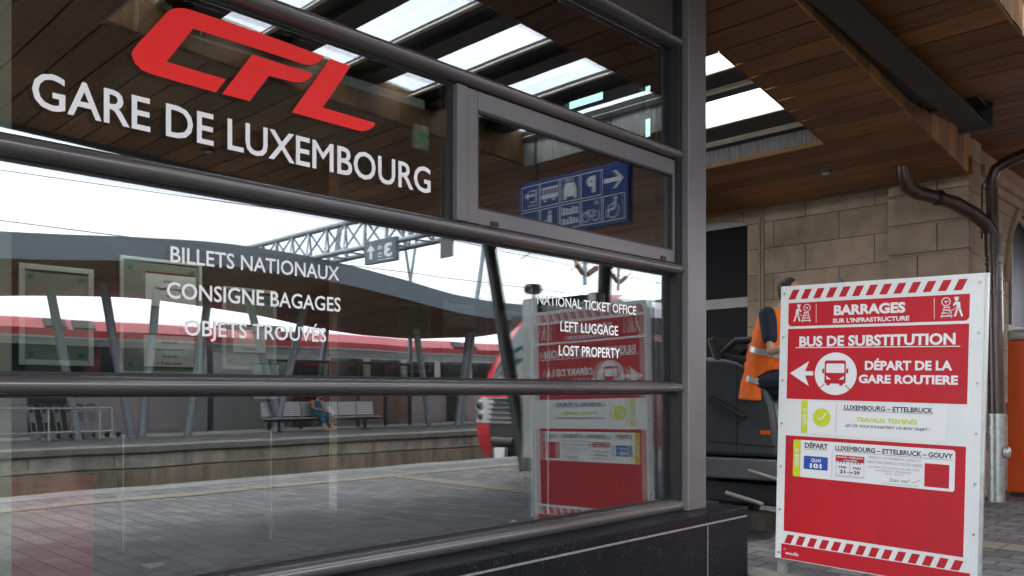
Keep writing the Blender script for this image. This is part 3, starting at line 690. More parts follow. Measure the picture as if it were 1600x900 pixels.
# ================================================================== PLATFORM CANOPY
def z1(X): return EYE + 3.05 - .0593 * (X - 6.44)
def z2(X):
    v = EYE + 3.28 - .045 * (min(X, 9.) - 2.8)
    if X > 9: v += .33 * min(1, (X - 9) / 3.2)
    return v
canopy = thing('platform_canopy', (4, -2, 0), 'dark timber boarded platform canopy with skylights and black steel beam overhead', 'canopy')
PIT = .335
def ye1(X): return 2.99 + max(0, X - 6.25) * .049
def ys1(X): return 3.88 + (X - 6.63) * .096
def boards(xa, xb, segs, zf, name, th=.022, gap=.022, m=None):
    """boards run along Y; segs(xc) gives the Y spans that are boarded at that X"""
    b = MB(); x = xa
    while x < xb - .02:
        x2 = min(x + PIT, xb)
        for s in segs(x, x2):
            (y0a, y0b), (y1a, y1b) = s           # start at x / x2, end at x / x2
            A, B = x + gap / 2, x2 - gap / 2; za, zb = zf(A), zf(B)
            jo = random.uniform(-.0015, .0015)
            b.hexa([(A, y0a, za + jo), (B, y0b, zb + jo), (B, y1b, zb + jo), (A, y1a, za + jo), (A, y0a, za + th), (B, y0b, zb + th), (B, y1b, zb + th), (A, y1a, za + th)])
        x = x2
    return b.build(name, m or M['wood'], canopy)
SK1 = (6.62, 9.43)
def seg1(x, x2):
    e = ((ye1(x), ye1(x2)))
    m = (x + x2) / 2
    if SK1[0] < m < SK1[1]: return [(e, (ys1(x), ys1(x2))), ((9.5, 9.5), (13, 13))]
    return [(e, (6.2, 6.2)), ((6.206, 6.206), (13, 13))]
xs_ = SK1[0] - PIT * 25
boards(xs_, SK1[0], seg1, z1, 'soffit_boards'); boards(SK1[0], SK1[1], seg1, z1, 'soffit_boards'); boards(SK1[1], 11.56, seg1, z1, 'soffit_boards')
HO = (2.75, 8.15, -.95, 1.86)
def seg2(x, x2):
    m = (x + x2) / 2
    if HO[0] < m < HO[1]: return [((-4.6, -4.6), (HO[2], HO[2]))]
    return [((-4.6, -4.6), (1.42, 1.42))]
def seg3(x, x2):
    m = (x + x2) / 2
    if HO[0] < m < HO[1]: return [((HO[3], HO[3]), (2.97, 2.97))]
    e = 3.42 if m > 9.9 else 2.97
    return [((1.426, 1.426), (e, e))]
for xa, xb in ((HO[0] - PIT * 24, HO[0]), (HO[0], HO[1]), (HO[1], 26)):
    boards(xa, xb, seg2, z2, 'soffit_boards', m=M['wood_lit']); boards(xa, xb, seg3, z2, 'soffit_boards')
# dark roof deck above the boards, open over the two skylights
b = MB()
XA = HO[0] - PIT * 24
def deck(x0, x1, y0, y1, zf, up, th=.06):
    n = max(1, int((x1 - x0) / .8))
    for i in range(n):
        a, c = x0 + (x1 - x0) * i / n, x0 + (x1 - x0) * (i + 1) / n
        b.hexa([(a, y0, zf(a) + up), (c, y0, zf(c) + up), (c, y1, zf(c) + up), (a, y1, zf(a) + up), (a, y0, zf(a) + up + th), (c, y0, zf(c) + up + th), (c, y1, zf(c) + up + th), (a, y1, zf(a) + up + th)])
deck(XA, HO[0], -4.62, 2.97, z2, .03); deck(HO[1], 26, -4.62, 3.9, z2, .03)
deck(HO[0], HO[1], -4.62, HO[2] - .04, z2, .03); deck(HO[0], 5.2, HO[3] + .04, 2.97, z2, .03); deck(5.2, HO[1], HO[3] + .04, 3.75, z2, .03); deck(9.5, 12.6, 3.91, 14, z2, .12)
deck(xs_, SK1[0] - .03, 3.05, 13, z1, .03); deck(SK1[1] + .03, 11.56, 3.28, 13, z1, .03)
deck(SK1[0] - .03, SK1[1] + .03, 3.2, ys1(SK1[0]) - .05, z1, .03); deck(SK1[0] - .03, SK1[1] + .03, 9.5, 13, z1, .03)
b.build('roof_deck', M['black'], canopy)
# wedge of soffit beside the angled skylight edge
b = MB(); n = 9
for i in range(n):
    a, c = SK1[0] + (SK1[1] - SK1[0]) * i / n, SK1[0] + (SK1[1] - SK1[0]) * (i + 1) / n
    b.hexa([(a + .004, ys1(a) - .002, z1(a) - .006), (c - .004, ys1(c) - .002, z1(c) - .006), (c - .004, ys1(c) + .02, z1(c) - .006), (a + .004, ys1(a) + .02, z1(a) - .006),
            (a + .004, ys1(a) - .002, z1(a) + .34), (c - .004, ys1(c) - .002, z1(c) + .34), (c - .004, ys1(c) + .02, z1(c) + .34), (a + .004, ys1(a) + .02, z1(a) + .34)])
b.build('skylight_lining', M['wood'], canopy)
# fascia of upright boards between the lower soffit and the upper one, and along the outer edge
b = MB(); x = 5.2
while x < 11.5:
    x2 = x + PIT; zt_ = max(z2(x), z1(x) + .05) + .02
    b.hexa([(x + .004, ye1(x) - .02, z1(x)), (x2 - .004, ye1(x2) - .02, z1(x2)), (x2 - .004, ye1(x2) + .001, z1(x2)), (x + .004, ye1(x) + .001, z1(x)),
            (x + .004, ye1(x) - .02, zt_), (x2 - .004, ye1(x2) - .02, zt_), (x2 - .004, ye1(x2) + .001, zt_), (x + .004, ye1(x) + .001, zt_)]); x = x2
b.build('fascia_boards', M['wood_up'], canopy)
b = MB(); x = XA
while x < 26:
    x2 = x + 1.6; b.hexa([(x, -4.68, z2(x) - .06), (x2, -4.68, z2(x2) - .06), (x2, -4.601, z2(x2) - .06), (x, -4.601, z2(x) - .06), (x, -4.68, z2(x) + .3), (x2, -4.68, z2(x2) + .3), (x2, -4.601, z2(x2) + .3), (x, -4.601, z2(x) + .3)]); x = x2
b.build('edge_fascia', M['slate_paint'], canopy)
b = MB(); b.box(11.50, 11.58, 3.2, 13, z1(11.56) - .005, z1(11.56) + .2); b.build('end_fascia', M['wood'], canopy)
# steel beam
bm_ = lambda X: EYE + 3.28 - .045 * (X - 2.8) - .12
b = MB()
for (y0, y1, d0, d1) in ((2.60, 2.85, 0, .022), (2.715, 2.735, .022, .20), (2.60, 2.85, .20, .222), (2.84, 2.852, .02, .2)):
    b.hexa([(1, y0, bm_(1) + d0), (9.95, y0, bm_(9.95) + d0), (9.95, y1, bm_(9.95) + d0), (1, y1, bm_(1) + d0), (1, y0, bm_(1) + d1), (9.95, y0, bm_(9.95) + d1), (9.95, y1, bm_(9.95) + d1), (1, y1, bm_(1) + d1)])
b.build('steel_beam', M['black'], canopy)
b = MB(); b.box(9.955, 9.985, 2.56, 2.90, bm_(9.95) - .02, bm_(9.95) + .30); b.build('beam_end_plate', M['black'], canopy)
# skylight 1: rafters, cream flanges, brush strip, trim, glazing
gz = .30
def rafter(b1, b2, xa, xb, y0, y1, zf, drop=.0, flange=.05):
    zz = zf((xa + xb) / 2) + gz
    b1.box(xa, xb, y0, y1, zz - .16 - drop, zz + .05)
    for xx in (xa - flange, xb): b2.box(xx + .001, xx + flange - .001, y0, y1, zz - .02, zz - .005)
def on1(px, py, up=.22):
    z = z1(8)
    for _ in range(40):
        q = hZ(px, py, z); z = z1(q.x) + up
    return q.x
b1, b2 = MB(), MB()
ys_ = 3.95
E1 = [((1148, 100.5), (1187, 136)), ((1221, 167), (1267, 204))]
for (pa_, pb_) in E1:
    xa, xb = on1(*pa_), on1(*pb_)
    w = xb - xa; zz = z1((xa + xb) / 2) + .22
    b1.box(xa + .02, xa + w * .50, ys_, 9.4, zz - .03, zz + .03)
    b1.box(xa + w * .62, xb, ys_, 9.4, zz - .03, zz + .03)
    b1.box(xa + w * .3, xb, ys_, 9.4, zz + .031, zz + .06)
    b2.box(xa - .02, xa + .018, ys_, 9.4, zz - .012, zz + .02)
    b2.box(xa + w * .505, xa + w * .615, ys_, 9.4, zz - .06, zz - .02)
b1.build('skylight_rafters', M['black'], canopy); b2.build('rafter_flanges', M['cream'], canopy)
b = MB(); b.box(SK1[1] - .01, SK1[1] + .02, ys_, 9.45, z1(SK1[1]) + .02, z1(SK1[1]) + .34); b.build('brush_strip', M['brush'], canopy)
b = MB(); b.box(SK1[1] - .045, SK1[1] + .004, ys1(SK1[1]) + .02, 9.45, z1(SK1[1]) - .012, z1(SK1[1]) + .035); b.build('skylight_trim', M['wood_skylit'], canopy)
b = MB(); b.box(SK1[0] - .02, SK1[0] + .0, 3.9, 9.45, z1(SK1[0]) - .01, z1(SK1[0]) + .34); b.build('skylight_trim', M['wood_up'], canopy)
b = MB(); b.hexa([(SK1[0], 3.8, z1(SK1[0]) + .36), (SK1[1] + .02, 3.8, z1(SK1[1]) + .36), (SK1[1] + .02, 9.5, z1(SK1[1]) + .36), (SK1[0], 9.5, z1(SK1[0]) + .36),
                  (SK1[0], 3.8, z1(SK1[0]) + .375), (SK1[1] + .02, 3.8, z1(SK1[1]) + .375), (SK1[1] + .02, 9.5, z1(SK1[1]) + .375), (SK1[0], 9.5, z1(SK1[0]) + .375)]); b.build('skylight_glazing', M['sky_glass'], canopy)
# skylight 2 over the platform: upright lining, rafters, glazing
b_out, b_in = MB(), MB(); x = HO[0]
while x < HO[1] - .05:
    b = b_out; x2 = min(x + .30, HO[1]); A, B = x + .004, x2 - .004
    for y0, y1, b in ((HO[2] - .02, HO[2], b), (HO[3], HO[3] + .02, b_in)):
        b.hexa([(A, y0, z2(A) - .004), (B, y0, z2(B) - .004), (B, y1, z2(B) - .004), (A, y1, z2(A) - .004), (A, y0, z2(A) + .46), (B, y0, z2(B) + .46), (B, y1, z2(B) + .46), (A, y1, z2(A) + .46)])
    x = x2
b_out.build('skylight_lining', M['wood_up'], canopy); b_in.build('skylight_lining', M['wood_up'], canopy)
for X in (HO[0], HO[1]):
    b = MB(); b.box(X - .02, X, HO[2], HO[3], z2(X) - .004, z2(X) + .46); b.build('skylight_lining', M['brush'], canopy)
def on2(px, py, up=.38):
    z = z2(6)
    for _ in range(40):
        q = rZ(px, py, z); z = z2(q.x) + up
    return q.x
b1, b2 = MB(), MB()
gaps = [(on2(881, 54), on2(933, 86)), (on2(972, 106), on2(1028, 138)), (on2(1046, 147.5), HO[1] - .05)]
wd = gaps[0][1] - gaps[0][0]; pit2 = gaps[1][0] - gaps[0][0]
for k in (1, 2, 3): gaps.append((gaps[0][0] - pit2 * k, gaps[0][0] - pit2 * k + wd))
for xa, xb in gaps:
    zz = z2((xa + xb) / 2) + .40
    b1.box(xa + .03, xb, HO[2] + .002, HO[3] - .002, zz - .02, zz + .05)
    b1.box(xa + .03 + (xb - xa) * .3, xb - (xb - xa) * .25, HO[2] + .002, HO[3] - .002, zz - .09, zz - .0202)
    b2.box(xa - .02, xa + .028, HO[2] + .002, HO[3] - .002, zz - .03, zz - .01)
b1.build('skylight_rafters', M['dark_steel'], canopy); b2.build('rafter_flanges', M['cream'], canopy)
b = MB(); b.hexa([(HO[0], HO[2] - .02, z2(HO[0]) + .465), (HO[1], HO[2] - .02, z2(HO[1]) + .465), (HO[1], HO[3] + .02, z2(HO[1]) + .465), (HO[0], HO[3] + .02, z2(HO[0]) + .465),
                  (HO[0], HO[2] - .02, z2(HO[0]) + .48), (HO[1], HO[2] - .02, z2(HO[1]) + .48), (HO[1], HO[3] + .02, z2(HO[1]) + .48), (HO[0], HO[3] + .02, z2(HO[0]) + .48)]); b.build('skylight_glazing', M['sky_glass'], canopy)
# leaning columns of the canopy on the platform edge
def lean(px0, py0, px1, py1, Ya, za, zb, r, nm='leaning_column', par=None, m=None, n=16):
    a = rZ(px0, py0, za); c = rZ(px1, py1, zb)
    b = MB(); b.tube([a, c], r, n); return b.build(nm, m or M['dark_steel'], par or canopy, smooth=True)
def lean2(p0, p1, r, nm, par, m):
    b = MB(); b.tube([p0, p1], r, 14); return b.build(nm, m, par, smooth=True)
base = rZ(822, 737, 0)
lean2(base, rX(763, 380, base.x + .15), .125, 'leaning_column', canopy, M['dark_steel'])
base2 = Vector((13.2, -3.6, 0))
lean2(base2, rX(945, 408, 13.3), .14, 'leaning_column', canopy, M['dark_steel'])
# recessed downlights
def downlight(p, label):
    t = thing('downlight', p, label, 'ceiling light', 'recessed canopy downlights')
    b = MB(); b.tube([p + Vector((0, 0, -.028)), p + Vector((0, 0, .01))], [.075, .085], 20); b.build('trim_ring', M['dark_steel'], t, smooth=True)
    b = MB(); b.sphere(p + Vector((0, 0, -.028)), (.05, .05, .02)); b.build('lens', M['metal_pale'], t, smooth=True)
downlight(hP(1290, 267, z1) - Vector((0, 0, .004)), 'round recessed downlight in boards above the stone wall')
pd_ = rZ(325, 229, z2(4)); downlight(Vector((pd_.x, pd_.y, z2(pd_.x) - .004)), 'round recessed downlight mirrored above the white lettering')
# dome camera
pc_ = Vector((5.1, .9, z2(5.1)))

# ================================================================== STONE STATION BUILDING
sb = thing('station_building', (12.5, 6, 0), 'weathered sandstone station building with arched windows and rusticated corner pilaster', 'building')
WXm = 12.02
def SW(px, py, X=WXm): p = hX(px, py, X); return p.y, p.z
wy0 = SW(1168, 500)[0]; wy1 = wy0 + 1.75                     # window beside the kiosk column
wz_t = SW(1168, 352)[1]; wz0 = .9
arch_c = (wy0 + wy1) / 2
b = MB()
b.box(WXm, WXm + .5, 3.6, wy0, 0, 5.0); b.box(WXm, WXm + .5, wy1, 14, 0, 5.0); b.box(WXm, WXm + .5, wy0, wy1, 0, wz0)
def arch_fill(b, y0, y1, zs_, rise, ztop, X0, X1, ax='Y'):
    n = 14
    for i in range(n):
        a, c = y0 + (y1 - y0) * i / n, y0 + (y1 - y0) * (i + 1) / n
        f = lambda y: zs_ + rise * math.sqrt(max(0, 1 - ((2 * y - y0 - y1) / (y1 - y0)) ** 2))
        P = [(X0, a, f(a)), (X0, c, f(c)), (X1, c, f(c)), (X1, a, f(a)), (X0, a, ztop), (X0, c, ztop), (X1, c, ztop), (X1, a, ztop)]
        if ax == 'X': P = [(p[1], p[0], p[2]) for p in P]
        b.hexa(P)
arch_fill(b, wy0, wy1, wz_t, .16, 5.0, WXm, WXm + .5)
b.build('wall', M['stone'], sb)
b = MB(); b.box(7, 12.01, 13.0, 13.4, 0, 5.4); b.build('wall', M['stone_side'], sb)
w = MB()
fx = WXm + .16
zm = SW(1140, 473, fx)[1]
for q in ((wy0, wy0 + .05, wz0, wz_t + .1), (wy1 - .05, wy1, wz0, wz_t + .1)): w.box(fx, fx + .06, *q)
w.box(fx - .02, fx + .06, wy0 + .05, wy1 - .05, zm - .09, zm + .07); w.box(fx, fx + .06, wy0 + .05, wy1 - .05, wz0, wz0 + .07); w.box(fx, fx + .06, arch_c - .03, arch_c + .03, wz0 + .07, zm - .09)
w.box(fx, fx + .05, wy0 + .05, wy1 - .05, wz_t + .04, wz_t + .20)
wo_ = w.build('window', M['window_paint'], sb)
w = MB(); w.box(fx + .02, fx + .03, wy0 + .02, wy1 - .02, wz0, wz_t + .15); w.build('pane', M['old_glass'], wo_)
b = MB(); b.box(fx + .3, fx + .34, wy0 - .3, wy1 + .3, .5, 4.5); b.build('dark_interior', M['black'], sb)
# raised architrave strips beside the window
b = MB()
for px in (1187, 1192):
    y = SW(px, 400)[0]; b.box(WXm - .018, WXm, y - .02, y + .02, 0, z1(11.9) - .0)
b.build('architrave', M['stone_block'], sb)
# rusticated pilaster: one block course after another, grooves between
py0, py1 = SW(1514, 450, 11.9)[0], SW(1387, 450, 11.9)[0]
b = MB(); course = .405; z = -.02; k = 0
zg = SW(1387, 400, 11.9)[1]; z = zg - course * 8
while z < 4.9:
    zt_ = z + course - .04
    ym = py0 + (py1 - py0) * (.62 if k % 2 else .38)
    for ya, yb in (((py0, ym - .004), (ym + .004, py1)) if k % 3 else ((py0, py1),)): b.box(11.9, 12.02, ya, yb, max(z, -.02), zt_, .018)
    z += course; k += 1
b.build('pilaster', M['stone_block'], sb)
b = MB(); b.box(11.955, 12.0, py0 + .03, py1 - .015, 0, 5.0); b.build('pilaster_core', M['stone_block'], sb)
# return face towards the platform with arched window
RY = py0
b = MB()
ax0 = hY(1562, 500, RY + .2).x; axr = ax0 + 2.5; asill = hY(1585, 628, RY + .12).z; aspr = 3.05
b.box(12.021, 12.45, RY + .005, RY + .28, 0, 5.0)
for X0, X1 in ((12.4502, ax0),): b.box(X0, X1, RY + .08, RY + .5, 0, 5.0)
b.box(axr, 24, RY + .08, RY + .5, 0, 5.0); b.box(ax0, axr, RY + .08, RY + .5, 0, asill)
arch_fill(b, ax0, axr, aspr, 1.2, 5.0, RY + .08, RY + .5, 'X')
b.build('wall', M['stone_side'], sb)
b = MB(); b.box(ax0 - .12, axr + .12, RY - .02, RY + .2, asill - .16, asill); b.build('window_sill', M['stone_block'], sb)
b = MB(); b.box(12.03, 24, RY - .07, RY + .08, .0, .62, .02); b.box(12.46, 24, RY + .02, RY + .09, 4.22, 4.34, .01); b.box(12.46, 24, RY - .05, RY + .09, 4.34, 4.48, .02); b.build('moulding', M['stone_block'], sb)
w = MB(); yy = RY + .26; pts = [(ax0 + .03, yy, asill)] + [((ax0 + axr) / 2 - math.cos(R(a)) * (1.25 - .03), yy, aspr + math.sin(R(a)) * 1.17) for a in range(0, 181, 10)] + [(axr - .03, yy, asill)]
w.tube(pts, .045, 8); w.box(ax0 + .05, axr - .05, yy - .04, yy + .03, 2.35, 2.46); w.box(ax0 + .8, ax0 + .86, yy - .03, yy + .03, asill, 3.9)
wo_ = w.build('window', M['window_paint'], sb)
w = MB(); w.prism([(ax0, asill)] + [((ax0 + axr) / 2 - math.cos(R(a)) * 1.25, aspr + math.sin(R(a)) * 1.2) for a in range(0, 181, 10)] + [(axr, asill)], lambda x, z: (x, yy, z), lambda x, z: (x, yy + .01, z)); w.build('pane', M['old_glass'], wo_)
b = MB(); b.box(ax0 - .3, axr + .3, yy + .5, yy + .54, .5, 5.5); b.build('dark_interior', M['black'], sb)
b = MB(); vpts = [((ax0 + axr) / 2 - math.cos(R(a)) * 1.42, RY + .07, aspr + math.sin(R(a)) * 1.37) for a in range(0, 181, 10)]; b.tube(vpts, .05, 8); b.build('arch_moulding', M['stone_block'], sb)

# ================================================================== DOWNPIPE
dp = thing('downpipe', (12.0, 3.05, 0), 'brown forked rain downpipe with galvanised foot on the stone corner', 'downpipe')
top = hP(1411, 262, z1)
A0 = Vector((12.0, 3.06, 0))
def onpipe(px, py, f):   # f: 0 at the soffit outlet, 1 at the wall pipe; plane through both uprights
    X = top.x + (A0.x - top.x) * f; return hX(px, py, X)
b = MB()
path = [top + Vector((0, 0, .05)), onpipe(1412, 275, .02), onpipe(1418, 292, .08), onpipe(1432, 301, .2), onpipe(1462, 308, .4), onpipe(1492, 317, .6), onpipe(1522, 334, .8), onpipe(1541, 350, .92), onpipe(1549, 362, .98), onpipe(1552, 378, 1), onpipe(1553, 400, 1)]
b.tube(path, .085, 16); b.build('branch_pipe', M['pipe'], dp, smooth=True)
b = MB()
P_ = lambda px, py: onpipe(px, py, 1)
jt = P_(1552, 378); jb = P_(1557, 648); jf = P_(1557.5, 783)
b.tube([P_(1640, 222), P_(1600, 241), P_(1572, 254), P_(1556, 264), P_(1550, 280), P_(1550, 300), P_(1552, 372)], .072, 16)
b.build('upper_pipe', M['pipe'], dp, smooth=True)
b = MB(); b.tube([P_(1552, 366), P_(1553, 400)], .104, 18); b.tube([P_(1553, 392), jb], .092, 18); 
for py in (368, 412, 436, 458): 
    q = P_(1553, py); b.tube([q + Vector((0, 0, -.012)), q + Vector((0, 0, .012))], .106, 18)
b.build('main_pipe', M['pipe'], dp, smooth=True)
b = MB(); b.tube([Vector((jf.x, jf.y, -.02)), Vector((jb.x, jb.y, jb.z))], .098, 20)
for py in (648, 668, 676): q = P_(1557, py); b.tube([q + Vector((0, 0, -.015)), q + Vector((0, 0, .015))], .112, 18)
b.build('galvanised_foot', M['metal'], dp, smooth=True)
b = MB(); q = P_(1566, 706); b.sphere(q + Vector((-.03, -.06, 0)), (.05, .05, .085)); b.build('inspection_cap', M['metal_pale'], dp, smooth=True)
b = MB(); q = P_(1547, 645); b.tube([q, Vector((q.x, q.y, .02))], .016, 8); b.build('earth_cable', M['metal'], dp, smooth=True)
b = MB(); q = onpipe(1466, 309, .42); d_ = (path[6] - path[4]).normalized(); b.tube([q - d_ * .02, q + d_ * .02], .1, 16); b.tube([q, q + Vector((.3, 0, .05))], .012, 8); b.build('bracket', M['black'], dp)
b = MB(); q0, q1, q2 = P_(1549, 268), P_(1541, 290), P_(1541, 372); b.tube([q0, q1 + Vector((0, .05, 0)), q2 + Vector((0, .05, 0))], .010, 6); b.build('cable', M['black'], dp)

# ================================================================== ORANGE CABINET
oc = thing('orange_cabinet', (13.0, 2.85, 0), 'tall orange steel cabinet with grey rounded top by the stone wall', 'cabinet')
ox0, oy1 = 12.75, 3.10
b = MB(); b.box(ox0, ox0 + .62, oy1 - .55, oy1, .05, 2.10, .02); b.build('body', M['orange'], oc)
b = MB(); b.box(ox0 - .012, ox0 + .632, oy1 - .562, oy1 + .012, 2.102, 2.25, .05); b.build('cap', M['metal_pale'], oc)
b = MB(); b.box(ox0 + .02, ox0 + .6, oy1 - .53, oy1 - .02, 0, .05); b.build('base', M['dark_steel'], oc)
b = MB(); b.box(ox0 - .006, ox0 - .001, oy1 - .48, oy1 - .10, 1.25, 1.75); b.build('door_panel', M['orange'], oc)
b = MB(); b.box(12.15, 12.6, 2.30, 2.60, .0, .06, .012); tag(b.build('red_floor_block', M['counter_red']), 'low red block on paving in front of orange cabinet', 'floor block')

# ================================================================== BARRIER NOTICE BOARD (standing sign)
XS, TILT = 5.697, R(1.35)
o_ = hX(1211, 871, XS)
board = thing('notice_stand', (XS, o_.y, o_.z), 'freestanding white notice board with red rail replacement bus panels and hazard stripes', 'sign', rot=(0, TILT, -R(90)), local=True)
RM = (Matrix.Rotation(-R(90), 3, 'Z') @ Matrix.Rotation(TILT, 3, 'Y'))
AX, AY, AZ = RM @ Vector((1, 0, 0)), RM @ Vector((0, 1, 0)), RM @ Vector((0, 0, 1))
def LS(px, py): d = hX(px, py, XS) - Vector((XS, o_.y, o_.z)); return d.dot(AX), d.dot(AZ)
def A(x, y): return LS(1200 + x / 3.75, 420 + y / 3.75)
def Bc(x, y): return LS(1200 + x / 3.75, 660 + y / 3.75)
def C9(x, y): return LS(1060 + x / 2.963, 600 + y / 2.963)
W_, H_ = LS(1537, 428)[0], LS(1218, 448)[1]
W_ = (LS(1537, 428)[0] + LS(1531, 930)[0]) / 2
b = MB(); b.box(0, W_, .0, .022, 0, H_, .003); b.build('panel', M['panel_white'], board)
b = MB(); b.box(W_ - .002, W_ + .016, -.002, .03, 0, H_ + .0, .002); b.build('edge_profile', M['metal'], board)
zg = -(o_.z) + .09
for x in (.006, W_ - .062):
    b = MB(); b.box(x, x + .056, .024, .075, zg, H_ - .06, .002); b.build('leg', M['metal'], board)
b = MB()
for x in (.03, W_ - .03):
    for k in range(7): b.tube([(x, -.006, .045 + k * (H_ - .1) / 6), (x, .001, .045 + k * (H_ - .1) / 6)], .0085, 8)
b.build('screws', M['screw'], board)
LAY = [0]
class Decal:
    def __init__(s, name, m, lev=1): s.b = MB(); s.name, s.m, s.d = name, m, -.0012 * lev
    def fn(s, u, v): return (u, s.d, v)
    def poly(s, pts): s.b.face([s.fn(*p) for p in pts]); return s
    def bar(s, x0, y0, x1, y1): return s.poly([(x0, y0), (x1, y0), (x1, y1), (x0, y1)])
    def line(s, p, q, w):
        p, q = Vector(p), Vector(q); d = (q - p).normalized(); n = Vector((-d.y, d.x)) * w / 2
        return s.poly([p - n, q - n, q + n, p + n])
    def text(s, t, lb, rb, cap, bold=.03, shear=0, spacing=1.):
        v = (lb[1] + rb[1]) / 2
        put_text(s.b, t, lb[0], rb[0], v, v + cap, s.fn, bold, shear, spacing); return s
    def vtext(s, t, x0, x1, y0, y1, bold=.03):
        put_text(s.b, t, y0, y1, 0, 1, lambda u, v: (x1 - v * (x1 - x0), s.d, u), bold); return s
    def done(s, parent=None):
        o = s.b.build(s.name, s.m, None, recalc=False); o.parent = parent or board; return o
def avg(*v): return sum(v) / len(v)
xL, xR = avg(A(117, 352)[0], A(109, 757)[0], Bc(105, 70)[0], Bc(94, 628)[0]), avg(A(1170, 322)[0], A(1165, 798)[0], Bc(1161, 148)[0], Bc(1155, 800)[0])
vT = avg(A(120, 200)[1], A(1172, 148)[1]); vTb = avg(A(118, 335)[1], A(1170, 306)[1])
v2t, v2b = avg(A(117, 352)[1], A(1170, 322)[1]), avg(A(109, 757)[1], A(1165, 798)[1])
v3t, v3b = avg(Bc(105, 70)[1], Bc(1161, 148)[1]), avg(Bc(94, 628)[1], Bc(1155, 800)[1])
d = Decal('red_panel', M['sign_red']).poly(rrect(xL, vTb, xR, vT, .028, (1, 1, 0, 0))).done()
Decal('red_panel', M['sign_red']).bar(xL, v2b, xR, v2t).done()
Decal('red_panel', M['sign_red']).bar(xL, v3b, xR, v3t).done()
u0 = Bc(78, 750)[0]
Decal('red_panel', M['sign_red']).bar(u0, .006, W_ - .045, avg(Bc(78, 703)[1], Bc(1175, 890)[1])).done()
s1t, s1b = avg(A(147, 123)[1], A(1113, 62)[1]), avg(A(121, 180)[1], A(1086, 128)[1])
sh = A(147, 123)[0] - A(121, 180)[0]; wv = A(186, 123)[0] - A(147, 123)[0]
d = Decal('hazard_stripes', M['sign_red']); p0, p1_ = A(121, 180)[0], A(1086, 128)[0]
for k in range(13):
    u = p0 + (p1_ - p0) * k / 12; d.poly([(u, s1b), (u + wv, s1b), (u + wv + sh, s1t), (u + sh, s1t)])
d.done()
s2t, s2b = avg(Bc(123, 650)[1], Bc(1105, 815)[1]), avg(Bc(95, 700)[1], Bc(1070, 868)[1])
d = Decal('hazard_stripes', M['sign_red']); p0, p1_ = Bc(95, 700)[0], Bc(1068, 866)[0]
for k in range(14):
    u = p0 + (p1_ - p0) * k / 13; d.poly([(u, s2b), (u + wv, s2b), (u + wv + sh * .8, s2t), (u + sh * .8, s2t)])
d.done()
capA = lambda b_, t_: abs(A(*t_)[1] - A(*b_)[1])
d = Decal('lettering', M['label_white'], 2)
d.text('BARRAGES', A(386, 272), A(805, 258), capA((386, 272), (386, 213)), .045)
d.text('SUR L’INFRASTRUCTURE', A(380, 317), A(828, 304), capA((380, 317), (380, 291)), .035)
d.text('BUS DE SUBSTITUTION', A(184, 455), A(1099, 446), capA((184, 455), (184, 395)), .035)
d.text('DÉPART DE LA', A(568, 592), A(1080, 598), capA((568, 592), (568, 538)), .04)
d.text('GARE ROUTIERE', A(532, 668), A(1113, 682), capA((532, 668), (532, 618)), .04)
d.text('www.cfl.lu', Bc(102, 773), Bc(178, 783), abs(Bc(102, 773)[1] - Bc(102, 755)[1]), .03)
d.text('>', Bc(92, 746), Bc(104, 748), .015, .02)
d.line(A(162, 462), A(1127, 454), .006); d.line(A(283, 205), A(283, 318), .003); d.line(A(975, 172), A(975, 296), .003)
d.done()
# bus pictogram and arrow
cx, cy = A(396, 615); rr = abs(A(519, 615)[0] - A(273, 612)[0]) / 2
d = Decal('bus_pictogram', M['label_white'], 2); d.poly(arc(cx, cy, rr, 0, 359, 48))
d.poly([A(130, 612), A(243, 540), A(218, 600), A(265, 600), A(265, 625), A(218, 625), A(240, 687)]); bus = d.done()
k = rr / 123
q = lambda x, y: (cx + (x - 396) * k, cy - (y - 615) * k)
d = Decal('bus_body', M['sign_red'], 3)
d.poly(rrect(*q(332, 672), *q(456, 538), .014)); d.poly(rrect(*q(318, 612), *q(330, 585), .004)); d.poly(rrect(*q(458, 612), *q(470, 585), .004))
d.bar(*q(345, 682), *q(365, 670)); d.bar(*q(420, 682), *q(440, 670)); d.line(q(332, 676), q(304, 700), .006); d.line(q(456, 680), q(482, 706), .006); d.done(bus)
d = Decal('bus_window', M['label_white'], 4); d.poly(rrect(*q(341, 610), *q(448, 556), .008)); d.poly([q(341, 626), q(372, 648), q(345, 648)]); d.poly([q(448, 626), q(416, 648), q(444, 648)]); d.done(bus)
